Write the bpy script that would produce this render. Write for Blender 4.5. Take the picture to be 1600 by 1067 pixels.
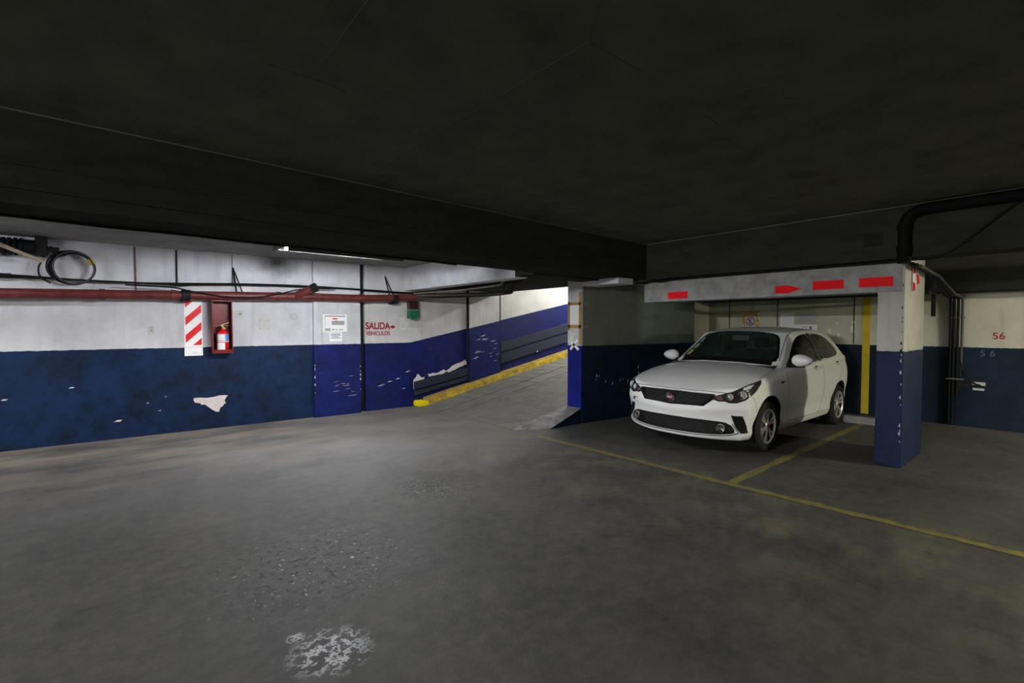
import bpy, bmesh, math, random
import numpy as np
from mathutils import Vector, Matrix
from mathutils.bvhtree import BVHTree
random.seed(7)
R = math.radians
for o in list(bpy.data.objects): bpy.data.objects.remove(o)
S = bpy.context.scene
COL = S.collection

# ------------------------------------------------------------------ camera, world, exposure
cd = bpy.data.cameras.new('camera'); cam = bpy.data.objects.new('camera', cd); COL.objects.link(cam)
cd.sensor_width = 36; cd.lens = 17.0; cd.clip_start = .02; cd.clip_end = 100
cam.location = (0, 0, 1.5); cam.rotation_euler = (R(90 - 1.78), 0, R(-40))
S.camera = cam
w = bpy.data.worlds.new('world'); S.world = w; w.use_nodes = True
w.node_tree.nodes['Background'].inputs[0].default_value = (.5, .55, .6, 1)
w.node_tree.nodes['Background'].inputs[1].default_value = 0.0
S.view_settings.view_transform = 'Standard'; S.view_settings.look = 'None'
S.view_settings.exposure = 0.0; S.view_settings.gamma = 1.0; S.view_settings.use_curve_mapping = False
# lamp strengths (tubes are emissive meshes inside modelled fixtures built further down)
LAMP_STRIP, LAMP_STRIP2, LAMP_RAMP, LAMP_SIDE, LAMP_FILL = 620.0, 100.0, 540.0, 1450.0, 2800.0

# ------------------------------------------------------------------ materials
def mat(name, col, rough=.6, metal=0, var=0, scale=6, bump=0, bscale=40, spec=.28, coat=0, emit=0, col2=None, alpha=None, trans=0, stretch=None):
    m = bpy.data.materials.new(name); m.use_nodes = True
    nt = m.node_tree; b = nt.nodes['Principled BSDF']
    b.inputs['Base Color'].default_value = (*col, 1); b.inputs['Roughness'].default_value = rough
    b.inputs['Metallic'].default_value = metal; b.inputs['Specular IOR Level'].default_value = spec
    b.inputs['Coat Weight'].default_value = coat; b.inputs['Coat Roughness'].default_value = .05
    b.inputs['Transmission Weight'].default_value = trans
    if alpha is not None: b.inputs['Alpha'].default_value = alpha
    if emit:
        b.inputs['Emission Color'].default_value = (*col, 1); b.inputs['Emission Strength'].default_value = emit
    if var or bump:
        g = nt.nodes.new('ShaderNodeNewGeometry')
        src = g.outputs['Position']
        if stretch:
            mp = nt.nodes.new('ShaderNodeMapping'); mp.inputs['Scale'].default_value = stretch
            nt.links.new(src, mp.inputs['Vector']); src = mp.outputs[0]
        if var:
            n = nt.nodes.new('ShaderNodeTexNoise'); n.inputs['Scale'].default_value = scale; n.inputs['Detail'].default_value = 8; n.inputs['Roughness'].default_value = .65
            nt.links.new(src, n.inputs['Vector'])
            cr = nt.nodes.new('ShaderNodeValToRGB')
            c2 = col2 or tuple(c * (1 - var) for c in col)
            cr.color_ramp.elements[0].position = .34; cr.color_ramp.elements[0].color = (*c2, 1)
            cr.color_ramp.elements[1].position = .62; cr.color_ramp.elements[1].color = (*col, 1)
            nt.links.new(n.outputs[0], cr.inputs[0]); nt.links.new(cr.outputs[0], b.inputs['Base Color'])
        if bump:
            n2 = nt.nodes.new('ShaderNodeTexNoise'); n2.inputs['Scale'].default_value = bscale; n2.inputs['Detail'].default_value = 6
            nt.links.new(src, n2.inputs['Vector'])
            bp = nt.nodes.new('ShaderNodeBump'); bp.inputs['Strength'].default_value = bump; bp.inputs['Distance'].default_value = .01
            nt.links.new(n2.outputs[0], bp.inputs['Height']); nt.links.new(bp.outputs[0], b.inputs['Normal'])
    return m

class NB:
    """tiny node builder"""
    def __init__(s, m): s.nt = m.node_tree
    def n(s, t, **kw):
        x = s.nt.nodes.new(t)
        for k, v in kw.items(): setattr(x, k, v)
        return x
    def l(s, a, b): s.nt.links.new(a, b)
    def val(s, x, inp):
        if hasattr(x, 'links') or hasattr(x, 'is_linked'): s.l(x, inp)
        else: inp.default_value = x
    def math(s, op, a, b=0.0, clamp=False):
        x = s.n('ShaderNodeMath', operation=op, use_clamp=clamp)
        s.val(a, x.inputs[0]); s.val(b, x.inputs[1]); return x.outputs[0]
    def mix(s, f, a, b):
        x = s.n('ShaderNodeMix', data_type='RGBA')
        s.val(f, x.inputs[0])
        for c, i in ((a, 6), (b, 7)):
            if isinstance(c, tuple): x.inputs[i].default_value = (*c, 1)
            else: s.l(c, x.inputs[i])
        return x.outputs[2]
    def noise(s, vec, scale, detail=6, rough=.6):
        x = s.n('ShaderNodeTexNoise'); x.inputs['Scale'].default_value = scale; x.inputs['Detail'].default_value = detail; x.inputs['Roughness'].default_value = rough
        s.l(vec, x.inputs['Vector']); return x.outputs[0]
    def ramp(s, f, a, b):
        x = s.n('ShaderNodeMapRange', clamp=True); s.l(f, x.inputs[0]); x.inputs[1].default_value = a; x.inputs[2].default_value = b; return x.outputs[0]

def wall_paint(name, blue, blue2, white=(.64, .64, .68), white2=(.46, .46, .49), slope=0.0, h=1.2, x0=4.35, chips=.0, soot=()):
    m = bpy.data.materials.new(name); m.use_nodes = True; N = NB(m); b = m.node_tree.nodes['Principled BSDF']
    g = N.n('ShaderNodeNewGeometry').outputs['Position']
    xyz = N.n('ShaderNodeSeparateXYZ'); N.l(g, xyz.inputs[0])
    lim = N.math('ADD', N.math('MULTIPLY', N.math('MAXIMUM', N.math('SUBTRACT', xyz.outputs[0], x0), 0.0), slope), h)
    e = N.noise(g, 14, 3)
    lim = N.math('ADD', lim, N.math('MULTIPLY', N.math('SUBTRACT', e, .5), .02))
    mask = N.math('LESS_THAN', xyz.outputs[2], lim)
    n1 = N.ramp(N.noise(g, 2.6, 8, .7), .42, .6)
    n2 = N.ramp(N.noise(g, 1.6, 8, .65), .35, .68)
    mp = N.n('ShaderNodeMapping'); mp.inputs['Scale'].default_value = (9, 9, .8); N.l(g, mp.inputs[0])
    streak = N.ramp(N.noise(mp.outputs[0], 1.0, 6), .52, .75)
    wc = N.mix(N.math('MULTIPLY', streak, .5), N.mix(n2, white2, white), tuple(c * .5 for c in white))
    spots = N.ramp(N.noise(g, 38, 4), .70, .74)
    wc = N.mix(N.math('MULTIPLY', spots, .35), wc, (.2, .2, .19))
    for (sx, sz, sr) in soot:
        dx = N.math('SUBTRACT', xyz.outputs[0], sx); dz = N.math('MULTIPLY', N.math('SUBTRACT', xyz.outputs[2], sz), 1.5)
        ds = N.math('SQRT', N.math('ADD', N.math('MULTIPLY', dx, dx), N.math('MULTIPLY', dz, dz)))
        ds = N.math('ADD', ds, N.math('MULTIPLY', N.math('SUBTRACT', N.noise(g, 7, 5), .5), .25))
        wc = N.mix(N.math('MULTIPLY', N.ramp(ds, sr, sr * .1), .92), wc, (.03, .03, .03))
    bc = N.mix(n1, blue2, blue)
    n3 = N.ramp(N.noise(g, 6, 10, .75), .4, .7)
    bc = N.mix(N.math('MULTIPLY', n3, .55), bc, tuple(c * 1.7 + .003 for c in blue))
    mp2 = N.n('ShaderNodeMapping'); mp2.inputs['Scale'].default_value = (3, 3, 14); N.l(g, mp2.inputs[0])
    sc = N.math('MULTIPLY', N.ramp(N.noise(mp2.outputs[0], 2.3, 10, .75), .62, .70), .10 + chips)
    bc = N.mix(sc, bc, (.42, .42, .42))
    sc2 = N.ramp(N.noise(g, 16, 8, .7), .74 - chips * .08, .76 - chips * .08)
    bc = N.mix(N.math('MULTIPLY', sc2, .5), bc, (.45, .44, .42))
    N.l(N.mix(mask, wc, bc), b.inputs['Base Color'])
    b.inputs['Roughness'].default_value = .6; b.inputs['Specular IOR Level'].default_value = .18
    bp = N.n('ShaderNodeBump'); bp.inputs['Strength'].default_value = .25; bp.inputs['Distance'].default_value = .01
    N.l(N.noise(g, 22, 8, .65), bp.inputs['Height']); N.l(bp.outputs[0], b.inputs['Normal'])
    return m

M = {}
M['wall_left'] = wall_paint('navy_white_wall_paint', (.0028, .015, .055), (.001, .005, .016), slope=.2, soot=((2.08, 2.5, .42), (1.0, 2.75, .3)))
M['wall_pil'] = wall_paint('royal_blue_white_pilaster_paint', (.003, .008, .085), (.002, .006, .05), slope=.2, chips=.2)
M['wall_ramp'] = wall_paint('blue_white_ramp_paint', (.0025, .007, .08), (.0018, .005, .042), white=(.64, .63, .63), white2=(.46, .455, .45), slope=.2, chips=.12)
M['wall_entry'] = wall_paint('navy_shaded_white_entry_paint', (.005, .016, .035), (.003, .01, .02), white=(.2, .2, .18), white2=(.14, .145, .125), chips=.1)  # white darkened so the colour carries the shade on this wall
M['wall_end'] = wall_paint('blue_white_end_paint', (.003, .008, .15), (.0025, .006, .09), white=(.6, .6, .63), white2=(.5, .5, .52), chips=.1)
M['wall_back'] = wall_paint('navy_white_back_paint', (.001, .008, .024), (.0008, .005, .013), white=(.52, .5, .42), white2=(.4, .385, .32), h=1.19)
M['pillar'] = wall_paint('blue_white_column_paint', (.004, .014, .055), (.002, .008, .03), white=(.58, .56, .52), white2=(.42, .41, .38), h=1.235, chips=.35)
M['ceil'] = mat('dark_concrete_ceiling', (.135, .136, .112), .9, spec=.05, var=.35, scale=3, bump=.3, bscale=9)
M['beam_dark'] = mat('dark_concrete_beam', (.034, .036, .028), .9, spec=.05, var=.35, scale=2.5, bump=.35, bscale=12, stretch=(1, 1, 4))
M['beam_white'] = mat('white_painted_beam', (.74, .74, .79), .6, var=.25, scale=3, bump=.2, bscale=16)
M['beam_grey'] = mat('grey_painted_beam', (.36, .36, .365), .65, var=.4, scale=5, bump=.3, bscale=16)
M['strip_ceil'] = mat('grey_concrete_slab', (.3, .3, .3), .75, var=.35, scale=3, bump=.25, bscale=14)
M['black'] = mat('black_rubber', (.006, .007, .007), .6, spec=.1, var=.3)
M['crack'] = mat('ceiling_crack_filler', (.07, .07, .06), .9, var=.3, scale=14)
M['joint'] = mat('black_joint', (.01, .011, .01), .8, var=.4, scale=12)
M['cable'] = mat('black_cable_sheath', (.008, .009, .01), .55, spec=.12, var=.3, scale=12)
M['cable_grey'] = mat('dusty_grey_cable', (.07, .068, .06), .6, var=.4, scale=16)
M['conduit_lt'] = mat('dusty_pale_conduit', (.22, .2, .15), .6, var=.4, scale=12)
M['pipe_red'] = mat('oxide_red_pipe_paint', (.15, .032, .03), .4, var=.5, scale=9, bump=.1)
M['pipe_black'] = mat('black_drain_pipe', (.005, .005, .005), .7, spec=.08, var=.3)
M['steel_dark'] = mat('dark_steel', (.02, .02, .02), .6, metal=.2, spec=.1, var=.4, scale=20)
M['red'] = mat('signal_red', (.72, .01, .012), .4, var=.12, scale=12)
M['red_dark'] = mat('dark_red_paint', (.19, .012, .014), .35, var=.45, scale=7)
M['red_tape'] = mat('bright_red_tape', (.95, .008, .014), .5, spec=.1, var=.1, scale=20)
M['stencil'] = mat('stencil_red_paint', (.36, .012, .018), .6, var=.35, scale=30)
M['white_sign'] = mat('white_sign_face', (.85, .85, .86), .4, var=.05, scale=14)
M['paper'] = mat('white_paper', (.72, .72, .76), .7, var=.1, scale=14)
M['paper_old'] = mat('grey_aged_paper', (.72, .72, .7), .8, var=.35, scale=25)
M['grey_print'] = mat('grey_print', (.34, .36, .36), .6, var=.1)
M['ink'] = mat('dark_blue_ink', (.06, .065, .14), .6, var=.1)
M['pink_ink'] = mat('faded_red_ink', (.7, .2, .22), .6, var=.1)
M['blue_label'] = mat('light_blue_label', (.1, .32, .68), .35, var=.08)
M['brass'] = mat('brass', (.45, .3, .1), .35, metal=.8, var=.2)
M['ivory'] = mat('ivory_plastic', (.5, .5, .48), .5, var=.12, scale=30)
M['green_lens'] = mat('green_signal_lens', (.0, .14, .07), .25, var=.2, coat=.5)
M['maroon_lens'] = mat('dark_maroon_signal_lens', (.035, .008, .014), .25, var=.2, coat=.5)
M['wood_stick'] = mat('pale_wooden_pole', (.62, .5, .38), .6, var=.2, scale=20)
M['yellow_tape'] = mat('yellow_tape', (.6, .45, .02), .45, var=.2)
M['tan_tape'] = mat('tan_packing_tape', (.45, .27, .06), .4, var=.25, scale=20)
M['yellow_kerb'] = mat('worn_yellow_kerb_paint', (.62, .43, .02), .6, var=.6, scale=9, col2=(.2, .15, .07), bump=.4, bscale=30)
M['yellow_kerb_new'] = mat('fresh_yellow_kerb_paint', (.75, .6, .0), .5, var=.15, scale=12)
M['kerb_top'] = mat('ochre_kerb_top', (.4, .27, .07), .7, var=.4, scale=6)
M['yellow_wall'] = mat('yellow_wall_stripe_paint', (.5, .38, .01), .55, var=.15, scale=10)
M['ramp'] = mat('ramp_concrete', (.17, .165, .155), .6, var=.35, scale=4, bump=.3, bscale=60)
M['ramp_base'] = mat('dark_groove_concrete', (.06, .058, .055), .8, var=.3, scale=8)
M['kerb_grey'] = mat('grey_kerb_concrete', (.26, .25, .26), .7, var=.35, scale=6, bump=.3)
M['apron'] = mat('worn_pale_concrete', (.3, .29, .29), .6, var=.6, scale=5, bump=.3)
M['rail'] = mat('dark_slate_plank', (.016, .022, .042), .55, var=.35, scale=5, stretch=(1, 1, 8))
M['peel'] = mat('bare_plaster', (.66, .6, .57), .8, var=.15, scale=18, bump=.2)
M['soot'] = mat('soot', (.03, .03, .03), .9, var=.3)
M['lamp_body'] = mat('white_lamp_enamel', (.62, .62, .6), .4, var=.2, scale=9)
M['lamp_body_dark'] = mat('grey_lamp_housing', (.16, .16, .15), .5, var=.3, scale=9)
def tube_mat(n, c, s):
    return mat(n, c, .3, emit=s)
M['tube_a'] = tube_mat('cool_fluorescent_tube', (.93, .95, 1.0), LAMP_STRIP)
M['tube_a2'] = tube_mat('cool_fluorescent_tube_far', (.93, .95, 1.0), LAMP_STRIP2)
M['tube_b'] = tube_mat('daylight_fluorescent_tube', (1.0, .99, .9), LAMP_RAMP)
M['tube_c'] = tube_mat('warm_fluorescent_tube', (1.0, .97, .74), LAMP_SIDE)
M['tube_d'] = tube_mat('added_fill_tube', (1.0, .99, .97), LAMP_FILL)
M['tube_g'] = tube_mat('green_indicator', (.05, 1.0, .15), 8)

def floor_mat():
    m = bpy.data.materials.new('worn_garage_floor'); m.use_nodes = True; N = NB(m); b = m.node_tree.nodes['Principled BSDF']
    g = N.n('ShaderNodeNewGeometry').outputs['Position']
    xyz = N.n('ShaderNodeSeparateXYZ'); N.l(g, xyz.inputs[0]); X, Y = xyz.outputs[0], xyz.outputs[1]
    big = N.ramp(N.noise(g, 1.3, 12, .72), .36, .66)
    c = N.mix(big, (.036, .036, .034), (.078, .076, .073))
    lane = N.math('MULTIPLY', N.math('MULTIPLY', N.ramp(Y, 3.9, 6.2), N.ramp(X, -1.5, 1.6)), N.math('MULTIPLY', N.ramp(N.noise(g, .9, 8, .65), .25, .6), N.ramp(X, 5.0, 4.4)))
    c = N.mix(N.math('MULTIPLY', lane, .8), c, (.2, .196, .198))  # pool of lamp light before the ramp, put into the floor colour
    mid = N.ramp(N.noise(g, 9, 12, .78), .42, .64)
    c = N.mix(N.math('MULTIPLY', mid, .42), c, (.14, .132, .122))
    mp0 = N.n('ShaderNodeMapping'); mp0.inputs['Scale'].default_value = (.6, 5, 1); mp0.inputs['Rotation'].default_value = (0, 0, R(25)); N.l(g, mp0.inputs[0])
    scuff = N.ramp(N.noise(mp0.outputs[0], 2.5, 9, .75), .5, .68)
    c = N.mix(N.math('MULTIPLY', scuff, .35), c, (.05, .05, .052))
    fine = N.ramp(N.noise(g, 45, 6, .7), .58, .72)
    c = N.mix(N.math('MULTIPLY', fine, .35), c, (.035, .034, .032))
    # tan dust swept up along the left wall
    mp = N.n('ShaderNodeMapping'); mp.inputs['Scale'].default_value = (.55, 1.6, 1); mp.inputs['Rotation'].default_value = (0, 0, R(12)); N.l(g, mp.inputs[0])
    d = N.math('MULTIPLY', N.ramp(Y, 5.4, 7.6), N.ramp(X, 4.4, 1.5))
    d = N.math('MULTIPLY', d, N.ramp(N.noise(mp.outputs[0], 1.5, 8, .65), .38, .62))
    c = N.mix(N.math('MULTIPLY', d, .85), c, (.32, .275, .215))
    # brown-yellow oily stain before the parking bay
    d2 = N.math('MULTIPLY', N.math('MULTIPLY', N.ramp(X, 2.4, 3.6), N.ramp(X, 5.2, 4.6)), N.ramp(N.noise(g, 2.2, 9, .75), .48, .66))
    c = N.mix(N.math('MULTIPLY', d2, .55), c, (.19, .165, .1))
    # dark tyre polish lanes
    # white spilt patch
    def splat(cx, cy, r, sc, lo, hi, col, c, amt=1):
        dx = N.math('SUBTRACT', X, cx); dy = N.math('SUBTRACT', Y, cy)
        dist = N.math('SQRT', N.math('ADD', N.math('MULTIPLY', dx, dx), N.math('MULTIPLY', dy, dy)))
        k = N.ramp(dist, r, r * .45)
        nn = N.noise(g, sc, 8, .72)
        ridge = N.math('ABSOLUTE', N.math('SUBTRACT', nn, .5))
        k2 = N.math('MULTIPLY', k, N.ramp(ridge, hi, lo))
        return N.mix(N.math('MULTIPLY', k2, amt), c, col)
    c = splat(.77, 2.22, .21, 9, .006, .04, (.62, .63, .67), c)
    c = splat(.67, 2.42, .05, 20, .01, .05, (.6, .6, .64), c)
    def pits(cx, cy, r, c):
        dx = N.math('SUBTRACT', X, cx); dy = N.math('SUBTRACT', Y, cy)
        dist = N.math('SQRT', N.math('ADD', N.math('MULTIPLY', dx, dx), N.math('MULTIPLY', dy, dy)))
        k = N.ramp(dist, r, r * .3)
        a = N.math('MULTIPLY', k, N.ramp(N.noise(g, 24, 3, .6), .565, .59))
        c = N.mix(a, c, (.015, .015, .015))
        a2 = N.math('MULTIPLY', k, N.ramp(N.noise(g, 33, 3, .7), .64, .67))
        return N.mix(a2, c, (.55, .55, .55)), k
    c, k = pits(1.0, 3.1, .75, c)
    c, k = pits(2.3, 3.9, .45, c)
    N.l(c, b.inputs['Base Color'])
    rr = N.ramp(N.noise(g, 1.3, 8, .6), .3, .7)
    ro = N.n('ShaderNodeMapRange'); N.l(rr, ro.inputs[0]); ro.inputs[3].default_value = .52; ro.inputs[4].default_value = .66
    N.l(ro.outputs[0], b.inputs['Roughness']); b.inputs['Specular IOR Level'].default_value = .2
    h = N.math('ADD', N.math('MULTIPLY', N.noise(g, 70, 6, .7), .6), N.math('MULTIPLY', N.noise(g, 6, 6), .8))
    bp = N.n('ShaderNodeBump'); bp.inputs['Strength'].default_value = .6; bp.inputs['Distance'].default_value = .01
    N.l(h, bp.inputs['Height']); N.l(bp.outputs[0], b.inputs['Normal'])
    return m
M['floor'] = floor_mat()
def worn_line():
    m = bpy.data.materials.new('worn_yellow_line_paint'); m.use_nodes = True; N = NB(m); b = m.node_tree.nodes['Principled BSDF']
    g = N.n('ShaderNodeNewGeometry').outputs['Position']
    k = N.ramp(N.noise(g, 9, 8, .7), .36, .6)
    N.l(N.mix(k, (.10, .095, .06), (.22, .185, .028)), b.inputs['Base Color']); b.inputs['Roughness'].default_value = .6
    return m
M['line'] = worn_line()

# ------------------------------------------------------------------ mesh helpers
def V(*a): return Vector(a)
def box(bm, x0, x1, y0, y1, z0, z1):
    v = [bm.verts.new((x, y, z)) for z in (z0, z1) for y in (y0, y1) for x in (x0, x1)]
    for f in ((0, 2, 3, 1), (4, 5, 7, 6), (0, 1, 5, 4), (2, 6, 7, 3), (0, 4, 6, 2), (1, 3, 7, 5)):
        bm.faces.new([v[i] for i in f])
    return v
def prism(bm, pts, ext):
    """closed polygon pts (3D) extruded by vector ext"""
    e = Vector(ext); a = [bm.verts.new(p) for p in pts]; b = [bm.verts.new(Vector(p) + e) for p in pts]
    n = len(pts); bm.faces.new(a[::-1]); bm.faces.new(b)
    for i in range(n): bm.faces.new((a[i], a[(i + 1) % n], b[(i + 1) % n], b[i]))
def frame_of(d):
    d = d.normalized(); u = d.cross(V(0, 0, 1))
    if u.length < .01: u = d.cross(V(0, 1, 0))
    u.normalize(); return u, d.cross(u).normalized()
def tube(bm, pts, r, seg=10, closed=False, caps=True):
    pts = [Vector(p) for p in pts]; n = len(pts); rings = []
    u = None
    for i, p in enumerate(pts):
        if closed: d = pts[(i + 1) % n] - pts[i - 1]
        else: d = pts[min(i + 1, n - 1)] - pts[max(i - 1, 0)]
        d.normalize()
        if u is None: u, v = frame_of(d)
        else:
            u = (u - d * u.dot(d)).normalized(); v = d.cross(u).normalized()
        rr = r[i] if isinstance(r, (list, tuple)) else r
        rings.append([bm.verts.new(p + (u * math.cos(2 * math.pi * k / seg) + v * math.sin(2 * math.pi * k / seg)) * rr) for k in range(seg)])
    m = n if closed else n - 1
    for i in range(m):
        a, b = rings[i], rings[(i + 1) % n]
        for k in range(seg): bm.faces.new((a[k], a[(k + 1) % seg], b[(k + 1) % seg], b[k]))
    if caps and not closed:
        bm.faces.new(rings[0][::-1]); bm.faces.new(rings[-1])
def rnd(pts, rad=.08, k=6):
    """polyline with rounded corners"""
    pts = [Vector(p) for p in pts]; out = [pts[0]]
    for i in range(1, len(pts) - 1):
        a, b, c = pts[i - 1], pts[i], pts[i + 1]
        r = min(rad, (a - b).length * .49, (c - b).length * .49)
        p, q = b + (a - b).normalized() * r, b + (c - b).normalized() * r
        for j in range(k + 1):
            t = j / k; out.append(p.lerp(b, t).lerp(b.lerp(q, t), t))
    return out + [pts[-1]]
def smooth_line(pts, k=8):
    """Catmull-Rom"""
    P = [Vector(p) for p in pts]; P = [P[0] * 2 - P[1]] + P + [P[-1] * 2 - P[-2]]; out = []
    for i in range(1, len(P) - 2):
        for j in range(k):
            t = j / k; a, b, c, d = P[i - 1:i + 3]
            out.append(.5 * ((2 * b) + (c - a) * t + (2 * a - 5 * b + 4 * c - d) * t * t + (-a + 3 * b - 3 * c + d) * t ** 3))
    return out + [P[-2]]
def lathe(bm, prof, seg=32, ax='z', c=(0, 0, 0), caps=False):
    """prof: list of (radius, height along axis)"""
    c = Vector(c); rings = []
    for r, h in prof:
        ring = []
        for k in range(seg):
            a = 2 * math.pi * k / seg; x, y = r * math.cos(a), r * math.sin(a)
            p = {'z': (x, y, h), 'y': (x, h, y), 'x': (h, x, y)}[ax]
            ring.append(bm.verts.new(c + Vector(p)))
        rings.append(ring)
    for a, b in zip(rings, rings[1:]):
        for k in range(seg): bm.faces.new((a[k], a[(k + 1) % seg], b[(k + 1) % seg], b[k]))
    if caps:
        bm.faces.new(rings[0][::-1]); bm.faces.new(rings[-1])
def obj(name, bm, m, parent=None, smooth=False, bevel=0, **kw):
    bmesh.ops.recalc_face_normals(bm, faces=bm.faces)
    if bevel: bmesh.ops.bevel(bm, geom=[e for e in bm.edges if len(e.link_faces) == 2 and e.calc_face_angle(0) > .5], offset=bevel, segments=2, profile=.6, affect='EDGES', clamp_overlap=True)
    me = bpy.data.meshes.new(name); bm.to_mesh(me); bm.free()
    if smooth:
        for p in me.polygons: p.use_smooth = True
        try: me.set_sharp_from_angle(angle=R(smooth if smooth > 1 else 40))
        except Exception: pass
    me.materials.append(m)
    o = bpy.data.objects.new(name, me); COL.objects.link(o)
    if parent: o.parent = parent
    for k, v in kw.items(): o[k] = v
    return o
def B(): return bmesh.new()
def bx(name, dims, m, parent=None, bevel=0, **kw):
    bm = B(); box(bm, *dims); return obj(name, bm, m, parent, bevel=bevel, **kw)
def tb(name, pts, r, m, parent=None, seg=10, **kw):
    bm = B(); tube(bm, pts, r, seg); return obj(name, bm, m, parent, smooth=True, **kw)
def thing(name, label, cat, loc=(0, 0, 0), rz=0, group=None):
    o = bpy.data.objects.new(name, None); COL.objects.link(o); o.empty_display_size = .1
    o.location = loc; o.rotation_euler = (0, 0, rz); o['label'] = label; o['category'] = cat
    if group: o['group'] = group
    return o
def struct(o, label=None, cat=None):
    o['kind'] = 'structure'
    if label: o['label'] = label
    if cat: o['category'] = cat
    return o
def text(name, body, size, loc, rot, m, parent=None, bold=.0, sx=1.0, depth=.0006, align='LEFT', **kw):
    cu = bpy.data.curves.new(name, 'FONT'); cu.body = body; cu.size = size; cu.extrude = depth; cu.offset = bold; cu.align_x = align
    t = bpy.data.objects.new(name + '_tmp', cu); COL.objects.link(t)
    bpy.context.view_layer.update()
    me = bpy.data.meshes.new_from_object(t.evaluated_get(bpy.context.evaluated_depsgraph_get()))
    bpy.data.objects.remove(t); bpy.data.curves.remove(cu)
    me.materials.clear(); me.materials.append(m)
    me.transform(Matrix.LocRotScale(Vector(loc), __import__('mathutils').Euler(rot), Vector((sx, 1, 1))))
    o = bpy.data.objects.new(name, me); COL.objects.link(o)
    if parent: o.parent = parent
    for k, v in kw.items(): o[k] = v
    return o

# ------------------------------------------------------------------ the setting
def Wy(x): return 8.33 - .034 * (x + 1) if x < 4.27 else 8.15
WA = -math.atan(.034)
def foot(name, pts, z0, z1, m, parent=None, **kw):
    bm = B(); prism(bm, [(x, y, z0) for x, y in pts], (0, 0, z1 - z0)); return obj(name, bm, m, parent, **kw)

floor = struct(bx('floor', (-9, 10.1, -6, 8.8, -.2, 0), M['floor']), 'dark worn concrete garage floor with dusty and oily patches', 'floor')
wl = foot('wall_left', [(-9, Wy(-9)), (3.40, Wy(3.40)), (3.40, 8.8), (-9, 8.8)], 0, 2.62, M['wall_left'])
struct(wl, 'long wall painted white above navy blue, behind the red pipe', 'wall')
foot('pilaster', [(2.6, Wy(2.6) - .075), (3.375, Wy(3.375) - .075), (3.375, Wy(3.375) + .05), (2.6, Wy(2.6) + .05)], 0, 2.58, M['wall_pil'], wl, label='royal blue and white pilaster carrying two notices')
bx('expansion_joint', (3.39, 3.52, 8.24, 8.34, 0, 2.6), M['joint'], wl, label='black vertical joint beside the pilaster')
wr = foot('wall_ramp', [(3.485, Wy(3.485)), (4.27, 8.15), (13.2, 8.15), (13.2, 8.8), (3.485, 8.8)], 0, 4.6, M['wall_ramp'])
struct(wr, 'wall along the ramp whose blue band climbs with the slope', 'wall')
foot('pilaster', [(5.66, 8.09), (6.44, 8.09), (6.44, 8.2), (5.66, 8.2)], 0, 4.4, M['wall_ramp'], wr, label='shallow scuffed pilaster on the ramp wall')
for x_ in (5.645, 6.47): bx('dark_strip', (x_ - .018, x_ + .012, 8.10, 8.16, .25, 4.2), M['joint'], wr)  # thin black strip along each edge of the pilaster
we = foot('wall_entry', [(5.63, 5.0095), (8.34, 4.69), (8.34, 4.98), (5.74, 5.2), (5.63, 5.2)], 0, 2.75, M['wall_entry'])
struct(we, 'navy and white wall between the ramp and the parked car, shade painted in', 'wall')
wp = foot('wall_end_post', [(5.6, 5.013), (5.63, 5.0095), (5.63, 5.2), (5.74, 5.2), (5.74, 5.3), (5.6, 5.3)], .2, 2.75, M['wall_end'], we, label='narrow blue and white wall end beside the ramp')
struct(bx('wall_ramp_side', (5.74, 13.2, 5.205, 5.32, 0, 4.6), M['wall_back']), 'inner side wall of the ramp behind the wall end', 'wall')
wb = struct(bx('wall_back', (9.85, 10.1, -6, 5.2, 0, 2.75), M['wall_back']), 'back wall of the parking bays, off-white above navy', 'wall')
struct(bx('wall_rear', (-9, 10.1, -6.2, -6, 0, 2.75), M['wall_back']), 'rear wall behind the viewpoint', 'wall')
struct(bx('wall_side', (-9.2, -9, -6, 8.8, 0, 2.75), M['wall_back']), 'far side wall at the left end of the garage', 'wall')
struct(bx('wall_ramp_top', (13.2, 13.4, 5.2, 8.8, 0, 4.6), M['wall_ramp']), 'wall closing the top of the ramp', 'wall')
# ceilings and beams
def LBf(x): return 3.96 + .053 * x
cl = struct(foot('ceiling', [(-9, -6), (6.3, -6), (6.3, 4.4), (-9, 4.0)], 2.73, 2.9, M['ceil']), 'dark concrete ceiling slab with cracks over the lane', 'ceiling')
struct(foot('ceiling_strip', [(-9, 4.0), (4.3, 4.6), (4.3, 8.8), (-9, 8.8)], 2.585, 2.75, M['strip_ceil']), 'grey lower slab between the dark beam and left wall', 'ceiling')
struct(bx('ceiling_bay', (6.55, 10.1, -6, 5.2, 2.3, 2.5), M['ceil']), 'low dark ceiling over the parking bays', 'ceiling')
bm = B(); prism(bm, [(6.5, 5.2, 3.25), (13.2, 5.2, 4.4), (13.2, 5.2, 4.6), (6.5, 5.2, 4.6)], (0, 3.6, 0))
struct(obj('ceiling_ramp', bm, M['beam_white']), 'pale sloped slab above the upper ramp', 'ceiling')
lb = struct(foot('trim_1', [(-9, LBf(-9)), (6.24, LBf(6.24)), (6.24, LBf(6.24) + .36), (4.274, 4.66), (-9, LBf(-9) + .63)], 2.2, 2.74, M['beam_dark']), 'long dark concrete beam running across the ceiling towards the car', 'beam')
for dz, d in ((2.285, .012), (2.42, .008)):
    bm = B(); prism(bm, [(-9, LBf(-9) - d, dz), (-9, LBf(-9) + .02, dz), (6.2, LBf(6.2) + .02, dz), (6.2, LBf(6.2) - d, dz)], (0, 0, .012)); obj('formwork_ridge', bm, M['beam_dark'], lb)
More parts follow.
